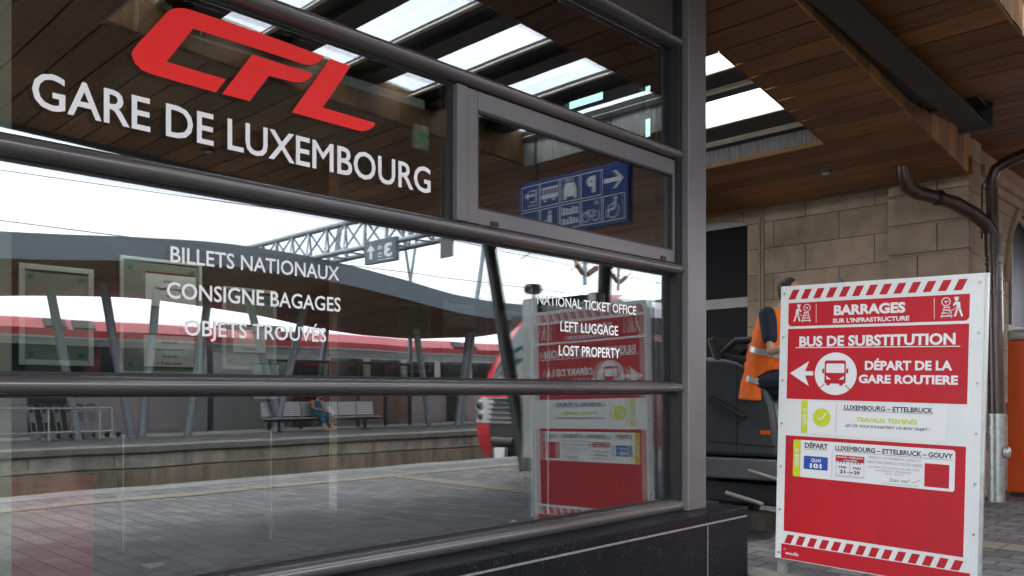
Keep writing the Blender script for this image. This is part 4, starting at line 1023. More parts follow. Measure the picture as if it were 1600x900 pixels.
# track worker pictograms
def worker_icon(flip, c, h):
    s = h / 108; X = lambda x, y: (c[0] + (x if not flip else -x) * s, c[1] + y * s)
    d = Decal('worker_pictogram', M['label_white'], 2)
    d.poly([X(*p) for p in arc(-20, 44, 9, 0, 359, 14)]); d.poly([X(-33, 50), (X(-6, 50)), X(-10, 56), X(-28, 57)])
    d.poly([X(-36, 30), X(-14, 33), X(-2, 14), X(-8, 10), X(-18, 20), X(-22, -4), X(-40, -4)])
    d.poly([X(-40, -6), X(-29, -6), X(-36, -24), X(-44, -46), X(-52, -42)]); d.poly([X(-28, -6), X(-20, -6), X(-8, -42), X(-18, -44)])
    d.line(X(-32, 12), X(22, -28), 3.2 * s); d.poly([X(16, -34), X(28, -26), X(22, -18), X(12, -26)])
    for y, w in ((2, 15), (-12, 19), (-27, 24), (-43, 29)): d.bar(*sorted_pt(X(26 - w, y), X(26 + w, y + 6)))
    d.line(X(16, 12), X(2, -50), 3.6 * s); d.line(X(36, 12), X(50, -50), 3.6 * s)
    ring = arc(30, 34, 22, 0, 359, 30); r2 = arc(30, 34, 18, 0, 359, 30)
    for i in range(30): d.poly([X(*ring[i]), X(*ring[i + 1]), X(*r2[i + 1]), X(*r2[i])])
    d.line(X(18, 36), X(38, 36), 4 * s); d.line(X(28, 26), X(36, 36), 4 * s); d.done()
def sorted_pt(p, q_): return min(p[0], q_[0]), min(p[1], q_[1]), max(p[0], q_[0]), max(p[1], q_[1])
worker_icon(False, A(200, 264), capA((200, 318), (200, 210))); worker_icon(True, A(1080, 230), capA((1080, 292), (1080, 168)))
# first label: works finished
lt, lb_ = avg(C9(597, 80)[1], C9(1238, 107)[1]), avg(C9(597, 225)[1], C9(1235, 272)[1])
gx0_, gx1_ = C9(570, 150)[0], C9(598, 150)[0]; rx_ = C9(1238, 180)[0]
lab = Decal('label', M['label_white']).poly(rrect(gx1_, lb_, rx_, lt, .014, (0, 1, 1, 0))).done()
gt_, gb_ = C9(583, 75)[1], C9(583, 226)[1]
Decal('lime_bar', M['sign_lime'], 2).poly(rrect(gx0_, gb_, gx1_, gt_, .01, (1, 0, 0, 1))).done(lab)
d = Decal('tick_disc', M['sign_lime'], 2); c_ = C9(664, 155); r_ = abs(C9(705, 155)[0] - C9(623, 155)[0]) / 2; d.poly(arc(c_[0], c_[1], r_, 0, 359, 36)); d.done(lab)
d = Decal('lettering', M['label_white'], 3); d.vtext('LIGNE 10', gx0_ + .010, gx1_ - .008, C9(583, 187)[1], C9(583, 113)[1])
d.line((c_[0] - r_ * .42, c_[1] + r_ * .02), (c_[0] - r_ * .1, c_[1] - r_ * .36), .010); d.line((c_[0] - r_ * .14, c_[1] - r_ * .36), (c_[0] + r_ * .5, c_[1] + r_ * .55), .010); d.done(lab)
d = Decal('lettering', M['sign_dark'], 2)
cap = abs(C9(768, 118)[1] - C9(768, 96)[1])
d.text('LUXEMBOURG – ETTELBRUCK', C9(768, 118), C9(1179, 136), cap, .03)
d.text('LES CFL VOUS SOUHAITENT UN BON TRAJET !', C9(772, 195), C9(1164, 221), cap * .55, .015, .25); d.line(C9(760, 121), C9(1181, 140), .0025); d.done(lab)
Decal('lettering', M['sign_lime'], 2).text('TRAVAUX TERMINÉS', C9(825, 175), C9(1105, 188), abs(C9(825, 175)[1] - C9(825, 154)[1]), .035).done(lab)
Decal('divider', M['sign_grey'], 2).line(C9(733, 95), C9(729, 228), .002).done(lab)
# second label: departure
lt, lb_ = avg(Bc(170, 98)[1], Bc(1090, 165)[1]), avg(Bc(170, 313)[1], Bc(1080, 411)[1])
gx0_, gx1_, rx_ = Bc(149, 200)[0], Bc(191, 200)[0], Bc(1096, 280)[0]
lab = Decal('label', M['label_white'], 2).poly(rrect(gx1_, lb_, rx_, lt, .018, (0, 1, 1, 0))).done()
gt_, gb_ = Bc(170, 97)[1], Bc(170, 312)[1]; gt_ = lt; gb_ = lb_
Decal('lime_bar', M['sign_lime'], 3).poly(rrect(gx0_, gb_, gx1_, gt_, .012, (1, 0, 0, 1))).done(lab)
Decal('lettering', M['label_white'], 4).vtext('LIGNE 10', gx0_ + .014, gx1_ - .012, Bc(170, 256)[1], Bc(170, 152)[1]).done(lab)
d = Decal('lettering', M['sign_dark'], 3); capB = lambda b_, t_: abs(Bc(*t_)[1] - Bc(*b_)[1])
d.text('DÉPART', Bc(217, 150), Bc(352, 156), capB((217, 150), (217, 120)), .035)
d.text('LUXEMBOURG – ETTELBRUCK – GOUVY', Bc(395, 162), Bc(1085, 215), capB((395, 162), (395, 134)), .03)
d.line(Bc(215, 156), Bc(352, 162), .002); d.line(Bc(392, 168), Bc(1086, 222), .002)
d.done(lab)
bq = Decal('blue_plate', M['sign_blue'], 3).poly(rrect(Bc(211, 230)[0], avg(Bc(211, 271)[1], Bc(351, 283)[1]), Bc(352, 230)[0], avg(Bc(211, 195)[1], Bc(352, 204)[1]), .008)).done(lab)
d = Decal('lettering', M['label_white'], 4); d.text('QUAI', Bc(254, 230), Bc(311, 234), capB((254, 230), (254, 211)), .03); d.text('101', Bc(247, 266), Bc(315, 271), capB((247, 266), (247, 239)), .05); d.done(lab)
# calendar
cxa, cxb = Bc(398, 240)[0], Bc(566, 240)[0]; ct, cm, cb_ = avg(Bc(397, 190)[1], Bc(567, 202)[1]), avg(Bc(397, 225)[1], Bc(566, 238)[1]), avg(Bc(397, 316)[1], Bc(567, 333)[1])
cal = Decal('calendar', M['sign_lilac'], 3).poly(rrect(cxa, cb_, cxb, ct, .006)).done(lab)
Decal('calendar_header', M['sign_red'], 4).bar(cxa, cm, cxb, ct).done(lab)
hw = (cxb - cxa) / 2; d = Decal('calendar_leaf', M['label_white'], 4)
for j in (0, 1): d.poly(rrect(cxa + hw * j + .006, cb_ + .014, cxa + hw * (j + 1) - .004, cm - .006, .005))
d.done(lab)
d = Decal('lettering', M['label_white'], 5); hh = ct - cm
d.text('SEMAINE + WEEK-ENDS', (cxa + .008, ct - hh * .43), (cxb - .008, ct - hh * .43), hh * .27, .02); d.text('+ JOUR FÉRIÉ', (cxa + .05, cm + hh * .1), (cxb - .05, cm + hh * .1), hh * .27, .02); d.done(lab)
d = Decal('lettering', M['sign_dark'], 5); lh = cm - cb_
for j, n_ in ((0, '21'), (1, '29')):
    m_ = cxa + hw * (j + .5); d.text('MAI', (m_ - .026, cb_ + lh * .55), (m_ + .026, cb_ + lh * .55), lh * .17, .03); d.text(n_, (m_ - .02, cb_ + lh * .24), (m_ + .02, cb_ + lh * .24), lh * .22, .04)
    for q_ in (-.02, 0, .02): d.bar(m_ + q_ - .003, cm - .014, m_ + q_ + .003, cm + .004)
d.done(lab)
d = Decal('calendar_arrow', M['sign_red'], 6); ym = cb_ + lh * .33; xm = (cxa + cxb) / 2; d.line((xm - .025, ym), (xm + .014, ym), .004); d.poly([(xm + .012, ym - .008), (xm + .028, ym), (xm + .012, ym + .008)]); d.done(lab)
d = Decal('lettering', M['sign_grey'], 3)
d.text('MERSCH / ETTELBRUCK (DIRECT)', Bc(588, 208), Bc(895, 236), capB((588, 208), (588, 194)), .0, .2)
d.text('DIRECTION DIEKIRCH (TOUTES GARES)', Bc(580, 236), Bc(903, 264), capB((580, 236), (580, 221)), .0, .2)
d.text("(AU DÉPART D'ETTELBRUCK EN DIRECTIONS", Bc(588, 262), Bc(890, 288), capB((588, 262), (588, 252)), .0, .2)
d.text('KAUTENBACH, TROISVIERGES,', Bc(633, 284), Bc(843, 303), capB((633, 284), (633, 274)), .0, .2)
d.text('WILTZ , GOUVY)', Bc(686, 305), Bc(792, 314), capB((686, 305), (686, 295)), .0, .2)
d.text('Scan me!', Bc(710, 347), Bc(830, 356), capB((710, 347), (710, 325)), .01, .35)
d.text('Consultez les horaires en format PDF', Bc(668, 357), Bc(878, 379), capB((668, 357), (668, 350)), .0, .2)
d.line(Bc(838, 354), Bc(872, 350), .003); d.line(Bc(872, 350), Bc(894, 336), .003); d.line(Bc(377, 165), Bc(375, 320), .002); d.done(lab)
Decal('red_square', M['sign_red'], 3).bar(Bc(918, 300)[0], avg(Bc(917, 375)[1], Bc(1062, 388)[1]), Bc(1063, 300)[0], avg(Bc(918, 238)[1], Bc(1063, 250)[1])).done(lab)
for nm, px in (('left', 1212), ('right', 1531)):
    u = .034 if nm == 'left' else W_ - .034
    w = Vector((XS, o_.y, o_.z)) + AX * u + AY * .05
    b = MB(); b.tube([(w.x, w.y, 0), (w.x, w.y, .075), (w.x, w.y, .09)], [.25, .245, .22], 32)
    lbl = 'round concrete foot under the board leg beside the granite plinth' if nm == 'left' else 'round concrete foot under the outer right leg of notice board'
    tag(b.build('concrete_foot', M['coping'], smooth=True), lbl, 'sign foot', 'concrete feet of the notice board')

# ================================================================== RIDE-ON SWEEPER AND DRIVER
MX0, MX1 = 7.46, 8.2
def SM(px, py, X=MX0): p = hX(px, py, X); return p.y, p.z
sw = thing('ride_on_sweeper', (7.7, 4.2, 0), 'charcoal ride-on sweeping machine with rounded hood behind the notice board', 'sweeper')
hood = [SM(*p) for p in ((1040, 572), (1075, 562), (1104, 558), (1130, 559), (1150, 564), (1168, 574), (1184, 589), (1197, 608), (1207, 634), (1212, 668), (1214, 716), (1040, 708))]
b = MB(); b.prism(hood, lambda y, z: (MX0, y, z), lambda y, z: (MX1, y, z)); b.build('hood', M['machine'], sw, smooth=True, bev=.05)
lo = [SM(*p) for p in ((1040, 711), (1216, 719), (1218, 735), (1216, 752), (1040, 742))]
b = MB(); b.prism(lo, lambda y, z: (MX0 - .03, y, z), lambda y, z: (MX1 + .03, y, z)); b.build('bumper', M['machine_low'], sw, bev=.02)
yr, yf = SM(1216, 740)[0], 2.45
b = MB(); b.box(MX0 + .05, MX1 - .05, yf, SM(1040, 740)[0], .30, SM(1100, 750)[1]); b.build('chassis', M['black'], sw, bev=.02)
b = MB(); b.box(MX0, MX1, yf, yr - .02, .70, 1.02, .04); b.box(MX0 + .02, MX1 - .02, yf - .05, yf + .38, 1.02, 1.55, .06); b.build('front_body', M['machine'], sw)
for y in (SM(1100, 700)[0], 2.95):
    for x in (MX0 + .08, MX1 - .20):
        b = MB(); b.tube([(x, y, .27), (x + .16, y, .27)], .27, 24); wl_ = b.build('wheel', M['tyre'], sw, smooth=True)
        b = MB(); b.tube([(x - .012, y, .27), (x + .17, y, .27)], .13, 16); b.build('rim', M['machine_low'], wl_, smooth=True)
b = MB(); b.tube([(MX0 - .012, *SM(1108, 622)), (MX0 - .012, *SM(1165, 652))], .022, 8); b.build('side_handle', M['black'], sw)
for px, py, L_ in ((1150, 780, .30), (1186, 745, .26)):
    y, z = SM(px, py); b = MB(); b.tube([(MX0 - .02, y + .1, z + .06), (MX0 - .02, y - L_, z - .02)], .020, 8); b.build('hydraulic_rod', M['metal_pale'], sw)
for pa_, pb_ in (((1104, 690), (1211, 699)), ((1150, 570), (1150, 706))):
    (ya, za), (yb, zb__) = SM(*pa_), SM(*pb_)
    b = MB(); b.hexa([(MX0 - .004, ya, za), (MX0 - .004, yb, zb__), (MX0 + .01, yb, zb__), (MX0 + .01, ya, za), (MX0 - .004, ya - (.012 if ya == yb or abs(ya - yb) < .05 else 0), za + .012), (MX0 - .004, yb - (.012 if abs(ya - yb) < .05 else 0), zb__ + .012), (MX0 + .01, yb, zb__ + .012), (MX0 + .01, ya, za + .012)]); b.build('panel_seam', M['black'], sw)
y, z = SM(1196, 676); b = MB(); b.box(MX0 - .008, MX0 + .01, y - .05, y + .05, z - .02, z + .02, .004); b.build('side_reflector', M['orange'], sw)
b = MB(); b.cyl((MX0 - .1, SM(1180, 790)[0], .18), (0, 0, 1), .26, .12, 24); b.build('side_brush', M['hair'], sw)
sy = SM(1186, 600)[0]
b = MB(); b.box(7.50, 7.85, 3.62, 4.3, 1.36, 1.46, .04); se = b.build('seat', M['black'], sw)
b = MB(); b.hexa([(7.46, 4.24, 1.46), (7.94, 4.24, 1.46), (7.94, 4.36, 1.46), (7.46, 4.36, 1.46), (7.48, 4.46, 1.98), (7.92, 4.46, 1.98), (7.92, 4.56, 1.96), (7.48, 4.56, 1.96)]); b.build('seat_back', M['black'], sw, bev=.03)
b = MB(); q0, q1, q2, q3 = SM(1128, 552, 7.5), SM(1150, 532, 7.5), SM(1190, 530, 7.5), SM(1182, 566, 7.5)
b.tube([(7.5, *q0), (7.5, *q1), (7.5, *q2)], .032, 10); b.tube([(7.9, *q0), (7.9, *q1), (7.9, *q2)], .032, 10); b.tube([(7.5, *q1), (7.9, *q1)], .03, 8); b.tube([(7.5, *q0), (7.5, *q3)], .028, 8); b.build('guard_bar', M['black'], sw, smooth=True)
stc = Vector((7.65, 3.12, 1.92))
b = MB(); b.tube([stc + Vector((0, -.05, 0)) + Vector((math.cos(a) * .19, math.sin(a) * .06, math.sin(a) * .18)) for a in [2 * math.pi * i / 24 for i in range(24)]], .016, 8, closed=True); b.tube([(7.65, 2.7, 1.5), stc + Vector((0, -.05, 0))], .028, 10); b.tube([stc + Vector((-.19, -.05, 0)), stc + Vector((.19, -.05, 0))], .012, 6); b.build('steering_wheel', M['black'], sw, smooth=True)
b = MB(); mpt = hX(1311, 441, 7.6); b.tube([(7.6, mpt.y, 1.5), (7.6, mpt.y, mpt.z - .1)], .014, 8); b.sphere(mpt - Vector((0, 0, .06)), (.075, .06, .10)); b.build('mirror', M['machine_low'], sw, smooth=True)
b = MB(); b.box(MX0 + .1, MX1 - .1, 2.9, 3.6, 1.021, 1.035); b.build('foot_deck', M['black'], sw)

# ---- people: tapered limbs fused into one skin by voxel remeshing
def fuse(name, mb, m, voxel=.012, smooth=6):
    me = bpy.data.meshes.new(name); mb.bm.to_mesh(me); mb.bm.free()
    o = bpy.data.objects.new(name, me); col.objects.link(o)
    r = o.modifiers.new('r', 'REMESH'); r.mode = 'VOXEL'; r.voxel_size = voxel
    s_ = o.modifiers.new('s', 'SMOOTH'); s_.factor = .5; s_.iterations = smooth
    bpy.context.view_layer.update()
    me2 = bpy.data.meshes.new_from_object(o.evaluated_get(bpy.context.evaluated_depsgraph_get()))
    o.modifiers.clear(); o.data = me2; bpy.data.meshes.remove(me); me2.name = name
    me2.materials.clear(); me2.materials.append(m)
    me2.polygons.foreach_set('use_smooth', [True] * len(me2.polygons)); return o
def limb(mb, pts, rs, n=12):
    mb.tube(pts, rs, n)
    for p, r in zip(pts, rs): mb.sphere(p, r if not hasattr(r, '__len__') else (min(r),) * 3, 12, 8)
def hand(mb, wrist, d, up, size=.19, curl=.7):
    """palm, four unequal fingers bent round a grip and a thumb from the side of the palm"""
    d = Vector(d).normalized(); up = Vector(up); up = (up - d * up.dot(d)).normalized(); s = d.cross(up)
    pl = size * .5
    mb.sphere(wrist + d * pl * .55, (.036, .036, .036)); limb(mb, [wrist, wrist + d * pl], [.026, .034])
    for k, ln in enumerate((.82, 1., .94, .74)):
        b0 = wrist + d * pl + s * (.026 - .0175 * k); a = b0 + d * (.035 * ln); c = a + (d * math.cos(curl) - up * math.sin(curl)) * .028 * ln; e = c + (d * math.cos(2 * curl) - up * math.sin(2 * curl)) * .022 * ln
        limb(mb, [b0 - d * .02, a, c, e], [.0095, .0088, .008, .007], 8)
    t0 = wrist + d * pl * .35 + s * .03; t1 = t0 + (d * .6 + s * .7 - up * .25).normalized() * .04; t2 = t1 + (d * .75 + s * .1 - up * .6).normalized() * .03
    limb(mb, [t0, t1, t2], [.012, .010, .008], 8)
def head(mb, c, r, fwd, chin=None):
    f = Vector(fwd).normalized(); u = Vector((0, 0, 1)); u = (u - f * u.dot(f)).normalized(); s = f.cross(u)
    mb.sphere(c, (r * .80, r * .80, r)); mb.sphere(c + f * r * .22 - u * r * .42, (r * .58,) * 3)
    mb.sphere(c + f * r * .62 - u * r * .78, (r * .24,) * 3)
    limb(mb, [c + f * r * .74 + u * r * .1, c + f * r * .98 - u * r * .28], [r * .10, r * .16], 8)
    for k in (-1, 1): mb.sphere(c + s * (k * r * .82) - f * r * .05 - u * r * .1, (r * .14, r * .17, r * .24))
    for k in (-1, 1): mb.sphere(c + f * r * .66 + s * (k * r * .32) + u * r * .16, (r * .2, r * .16, r * .1))
def face_bits(c, r, fwd, parent):
    f = Vector(fwd).normalized(); u = Vector((0, 0, 1)); u = (u - f * u.dot(f)).normalized(); s = f.cross(u)
    b = MB()
    for k in (-1, 1): b.sphere(c + f * r * .80 + s * (k * r * .32) + u * r * .02, (r * .09,) * 3, 10, 7)
    b.build('eyes', M['hair'], parent, smooth=True)
    b = MB(); b.tube([c + f * r * .86 - u * r * .52 - s * r * .2, c + f * r * .92 - u * r * .53, c + f * r * .86 - u * r * .52 + s * r * .2], r * .05, 8); b.build('mouth', M['maroon'], parent, smooth=True)
hp = Vector((7.65, 4.02, 1.53)); shd = Vector((7.65, 3.86, 2.12)); hd = hX(1236, 463, 7.65) ; hd = Vector((7.65, hd.y, hd.z + .05))
fw = (0, -1, -.12)
b = MB()
b.tube([hp + Vector((0, 0, -.08)), hp + Vector((0, -.03, .12)), hp.lerp(shd, .6), shd + Vector((0, .0, .03)), shd + Vector((0, -.03, .1))], [(.17, .14), (.16, .135), (.18, .15), (.18, .12), (.09, .07)], 16)
limb(b, [shd + Vector((0, -.02, .06)), hd - Vector((0, 0, .08))], [.062, .056])
head(b, hd, .118, fw)
for k in (-1, 1):
    s_ = shd + Vector((.2 * k, 0, .03)); e_ = Vector((7.65 + .27 * k, 3.78, 1.80)); w_ = stc + Vector((.18 * k, .05, .03))
    limb(b, [s_, s_.lerp(e_, .5), e_, e_.lerp(w_, .4), w_], [.07, .056, .045, .046, .032]); hand(b, w_, (0, -1, -.15), (0, 0, 1), curl=1.1)
    h_ = hp + Vector((.1 * k, 0, -.02)); kn = Vector((7.65 + .14 * k, 3.52, 1.55)); an = Vector((7.65 + .14 * k, 3.36, 1.12))
    limb(b, [h_, h_.lerp(kn, .5), kn, kn.lerp(an, .35), an], [.095, .088, .064, .062, .043]); limb(b, [an + Vector((0, .05, -.04)), an + Vector((0, -.17, -.05))], [.042, .034])
wk = fuse('person', b, M['skin'], .008, 5)
tag(wk, 'driver in orange reflective vest riding the dark sweeper behind the board', 'person')
b = MB()
b.tube([hp + Vector((0, .03, -.2)), hp + Vector((0, .02, -.03)), hp + Vector((0, -.02, .12)), hp.lerp(shd, .6), shd + Vector((0, 0, .02)), shd + Vector((0, -.03, .10))], [(.235, .215), (.225, .205), (.215, .195), (.225, .20), (.215, .16), (.11, .085)], 20)
for k in (-1, 1): b.sphere(shd + Vector((.165 * k, 0, .03)), (.08, .095, .085))
vest = fuse('safety_vest', b, M['vest'], .012, 3); vest.parent = wk
b = MB()
for f_ in (.0, .47):
    c0_ = (hp + Vector((0, -.01, 0))).lerp(shd, f_); ax = (shd - hp).normalized()
    b.tube([c0_ - ax * .028, c0_ + ax * .028], [(.228, .211), (.225, .208)] if f_ < .3 else [(.226, .203), (.229, .204)], 24, cap=False)
b.build('reflective_band', M['reflex'], wk, smooth=True)
b = MB()
for k in (-1, 1):
    s_ = shd + Vector((.2 * k, 0, .03)); e_ = Vector((7.65 + .27 * k, 3.78, 1.80)); limb(b, [s_ + Vector((-.01 * k, 0, .0)), s_.lerp(e_, .5), s_.lerp(e_, .62)], [.086, .076, .074])
sl_ = fuse('shirt_sleeves', b, M['navy'], .01, 3); sl_.parent = wk
b = MB()
for k in (-1, 1):
    h_ = hp + Vector((.1 * k, 0, -.02)); kn = Vector((7.65 + .14 * k, 3.52, 1.55)); an = Vector((7.65 + .14 * k, 3.36, 1.12)); limb(b, [h_, h_.lerp(kn, .5), kn, kn.lerp(an, .35), an], [.115, .104, .080, .077, .062])
b.sphere(hp + Vector((0, .02, -.03)), (.19, .15, .12))
tr_ = fuse('trousers', b, M['navy'], .012, 3); tr_.parent = wk
b = MB()
for k in (-1, 1): an = Vector((7.65 + .14 * k, 3.36, 1.12)); limb(b, [an, an + Vector((0, .05, -.035)), an + Vector((0, -.18, -.04))], [.056, .052, .042])
sh_ = fuse('shoes', b, M['black'], .01, 2); sh_.parent = wk
b = MB(); b.sphere(hd + Vector((0, .03, .03)), (.104, .104, .110)); b.sphere(hd + Vector((0, .055, -.02)), (.088, .07, .08)); hr_ = fuse('hair', b, M['hair'], .01, 2); hr_.parent = wk
face_bits(hd, .118, fw, wk)

# ================================================================== HANGING DIRECTION SIGN (seen in the window pane)
XH = 7.35
hc = [rX(805, 305, XH), rX(975, 250, XH), rX(975, 347, XH)]
yA, yB = hc[0].y, hc[1].y; zb_, zt_ = hc[2].z, hc[1].z
yA, yB = max(yA, yB), min(yA, yB)               # facing -X: reader's left is +Y
hs_ = thing('direction_sign', (XH, (yA + yB) / 2, zt_), 'blue hanging direction sign with white travel pictograms under the canopy', 'direction sign')
b = MB(); b.box(XH, XH + .09, yB, yA, zb_, zt_, .006); b.build('panel', M['way_blue'], hs_)
b = MB(); 
for y in (yB + .25, yA - .25): b.tube([(XH + .045, y, zt_), (XH + .045, y, z2(XH) + .02)], .018, 8)
b.build('hanger', M['dark_steel'], hs_)
SWd, SHt = yA - yB, zt_ - zb_
d = MB()
hf = lambda u, v: (XH - .0015, yA - u, zb_ + v)
def hpoly(pts): d.face([hf(u, v) for u, v in pts])
def hbox(x0, y0, x1, y1): hpoly([(x0, y0), (x1, y0), (x1, y1), (x0, y1)])
def hfr(x0, y0, x1, y1, w=.010): hbox(x0, y0, x1, y0 + w); hbox(x0, y1 - w, x1, y1); hbox(x0, y0 + w, x0 + w, y1 - w); hbox(x1 - w, y0 + w, x1, y1 - w)
def hring(cx, cy, r, w=.012):
    o1, o2 = arc(cx, cy, r, 0, 360, 24), arc(cx, cy, r - w, 0, 360, 24)
    for i in range(24): hpoly([o1[i], o1[i + 1], o2[i + 1], o2[i]])
def hline(p, q_, w=.012):
    p, q_ = Vector(p), Vector(q_); dd = (q_ - p).normalized(); n = Vector((-dd.y, dd.x)) * w / 2; hpoly([p - n, q_ - n, q_ + n, p + n])
cw = (SWd - .08) / 5; rh = (SHt - .10) / 2
cell = lambda i, j: (.04 + cw * i, .04 + (rh + .02) * (1 - j))
for i in range(1, 5): x, y = cell(i, 0); hfr(x, y, x + cw - .01, y + rh)
for i in range(0, 5): x, y = cell(i, 1); hfr(x, y, x + cw - .01, y + rh)
x, y = cell(0, 0); hpoly([(x + .02, y + rh / 2), (x + .12, y + rh / 2 + .10), (x + .16, y + rh / 2 + .10), (x + .085, y + rh / 2 + .025), (x + cw - .03, y + rh / 2 + .025), (x + cw - .03, y + rh / 2 - .025), (x + .085, y + rh / 2 - .025), (x + .16, y + rh / 2 - .10), (x + .12, y + rh / 2 - .10)])
x, y = cell(1, 0); put_text(d, 'P', x + cw * .3, x + cw * .68, y + .05, y + rh - .05, hf, .05)
x, y = cell(2, 0); m_ = x + cw / 2; hpoly([(m_ - .10, y + .06), (m_ + .10, y + .06), (m_ + .10, y + .14), (m_ + .07, y + .22), (m_ - .07, y + .22), (m_ - .10, y + .14)]); hbox(m_ - .10, y + .03, m_ - .06, y + .06); hbox(m_ + .06, y + .03, m_ + .10, y + .06); put_text(d, 'TAXI', m_ - .07, m_ + .07, y + .235, y + .27, hf, .02)
x, y = cell(3, 0); hpoly([(x + .03, y + .09), (x + cw - .03, y + .09), (x + cw - .03, y + .14), (x + .03, y + .14)]); hbox(x + .03, y + .20, x + cw - .04, y + .225)
for k in range(5): hbox(x + .04 + k * .052, y + .14, x + .055 + k * .052, y + .20)
hring(x + .09, y + .085, .03); hring(x + cw - .09, y + .085, .03)
x, y = cell(4, 0); hfr(x + .05, y + .08, x + .06 + .012, y + rh - .06, .012); hbox(x + .05, y + rh - .075, x + .16, y + rh - .06); hbox(x + .05, y + .08, x + .16, y + .095); hbox(x + .09, y + .155, x + .2, y + .185); hpoly([(x + .19, y + .12), (x + .25, y + .17), (x + .19, y + .22)]); put_text(d, 'PARVIS', x + .05, x + .2, y + .035, y + .06, hf, .01)
x, y = cell(0, 1); hring(x + .16, y + .11, .085); hline((x + .13, y + .22), (x + .15, y + .12), .03); hline((x + .15, y + .13), (x + .22, y + .12), .025); hline((x + .22, y + .12), (x + .24, y + .05), .02); hpoly(arc(x + .125, y + .245, .022, 0, 350, 12))
x, y = cell(1, 1); hring(x + .09, y + .09, .06); hring(x + .24, y + .09, .06); hline((x + .09, y + .09), (x + .13, y + .16)); hline((x + .13, y + .16), (x + .21, y + .16)); hline((x + .21, y + .16), (x + .24, y + .09)); hline((x + .09, y + .09), (x + .165, y + .09)); hline((x + .165, y + .09), (x + .21, y + .16)); put_text(d, 'A', x + .05, x + .1, y + .21, y + .27, hf, .03)
x, y = cell(2, 1); hbox(x + .02, y + .05, x + cw - .03, y + .06); hbox(x + .02, y + .16, x + cw - .03, y + .17)
for k in range(5): hbox(x + .04 + k * .05, y + .06, x + .075 + k * .05, y + .11 + .012 * (k % 3)); hbox(x + .04 + k * .05, y + .17, x + .075 + k * .05, y + .225 + .012 * ((k + 1) % 3))
x, y = cell(3, 1); hpoly(arc(x + .15, y + .235, .022, 0, 350, 12)); hbox(x + .12, y + .10, x + .18, y + .205); hline((x + .06, y + .06), (x + .24, y + .14), .03)
x, y = cell(4, 1); hbox(x + .07, y + .06, x + .22, y + .10); hbox(x + .11, y + .10, x + .18, y + .2)
d.build('pictograms', M['way_white'], hs_, recalc=False)

# ================================================================== ACROSS THE TRACKS (reflected in the panes)
FCY = -15.0
fpts = [rY(*p, FCY) for p in ((0, 363), (60, 363), (100, 364.5), (180, 370), (280, 372), (380, 381), (452, 394), (527, 408), (582, 422), (637, 439), (720, 465), (771, 472), (810, 477), (900, 481), (980, 477), (1017, 470), (1055, 463))]
fx_ = [p.x for p in fpts]; fz_ = [p.z for p in fpts]
def ft(X):
    if X <= fx_[0]: return fz_[0] - .08 * (fx_[0] - X) * .6
    if X >= fx_[-1]: return fz_[-1] + .25 * math.sin((X - fx_[-1]) * .3)
    return float(np.interp(X, fx_, fz_))
XSn = np.linspace(-12, 60, 150); kern = np.ones(9) / 9
zz_ = np.convolve(np.pad([ft(x) for x in XSn], 4, 'edge'), kern, 'valid')
def ftop(X): return float(np.interp(X, XSn, zz_))
fc = thing('far_canopy', (15, -19, 0), 'wavy slate grey fascia canopy over the opposite platform', 'canopy')
b = MB(); rows = []
for k in range(len(XSn) - 1):
    a, c = XSn[k], XSn[k + 1]; za, zc = ftop(a), ftop(c)
    b.hexa([(a, FCY - .12, za - .62), (c, FCY - .12, zc - .62), (c, FCY, zc - .62), (a, FCY, za - .62), (a, FCY - .12, za), (c, FCY - .12, zc), (c, FCY, zc), (a, FCY, za)])
b.build('fascia', M['slate_paint'], fc)
b = MB(); b2 = MB()
for k in range(len(XSn) - 1):
    a, c = XSn[k], XSn[k + 1]; za, zc = ftop(a) - .58, ftop(c) - .58; g = .012
    b.hexa([(a + g, -22.8, za - .32), (c - g, -22.8, zc - .32), (c - g, FCY - .121, zc), (a + g, FCY - .121, za), (a + g, -22.8, za - .30), (c - g, -22.8, zc - .30), (c - g, FCY - .121, zc + .02), (a + g, FCY - .121, za + .02)])
    b2.hexa([(a, -22.9, za - .28), (c, -22.9, zc - .28), (c, FCY - .125, zc + .04), (a, FCY - .125, za + .04), (a, -22.9, za + .3), (c, -22.9, zc + .3), (c, FCY - .125, zc + .5), (a, FCY - .125, za + .5)])
b.build('soffit_boards', M['wood'], fc); b2.build('roof_deck', M['dark_steel'], fc)
b = MB()
CY_ = -19.4
def fcol(pt, pb, r=.13):
    p0 = rY(*pb, CY_); p1 = rY(*pt, CY_ + .0); d_ = (p1 - p0).normalized(); zt_ = ftop(p1.x) - .75
    p1 = p0 + d_ * ((zt_ - p0.z) / d_.z); b = MB(); p0.z = -.02; b.tube([p0, p1], r, 12); b.build('leaning_column', M['gantry'], fc, smooth=True)
for pt, pb in (((79, 452), (122, 683)), ((163, 453), (207, 682)), ((331, 430), (293, 681)), ((242, 464), (222, 560)), ((390, 480), (440, 676)), ((470, 500), (430, 676)), ((652, 527), (671, 665)), ((731, 525), (714, 664)), ((738, 520), (721, 664))):
    fcol(pt, pb)
# shelter with glass walls behind the bench
she = thing('glass_shelter', (22, -20.5, 0), 'dark framed glass waiting shelter behind the benches', 'shelter')
sx0, sx1 = rY(420, 640, -20.8).x, rY(640, 640, -20.8).x
b = MB()
for i in range(6):
    x = sx0 + (sx1 - sx0) * i / 5; b.box(x - .05, x + .05, -20.85, -20.75, 0, 2.5)
b.box(sx0, sx1, -20.86, -20.74, 2.5, 2.6); b.build('frame', M['dark_steel'], she)
b = MB(); b.box(sx0, sx1, -20.81, -20.79, .1, 2.5); b.build('pane', M['shelter'], she)
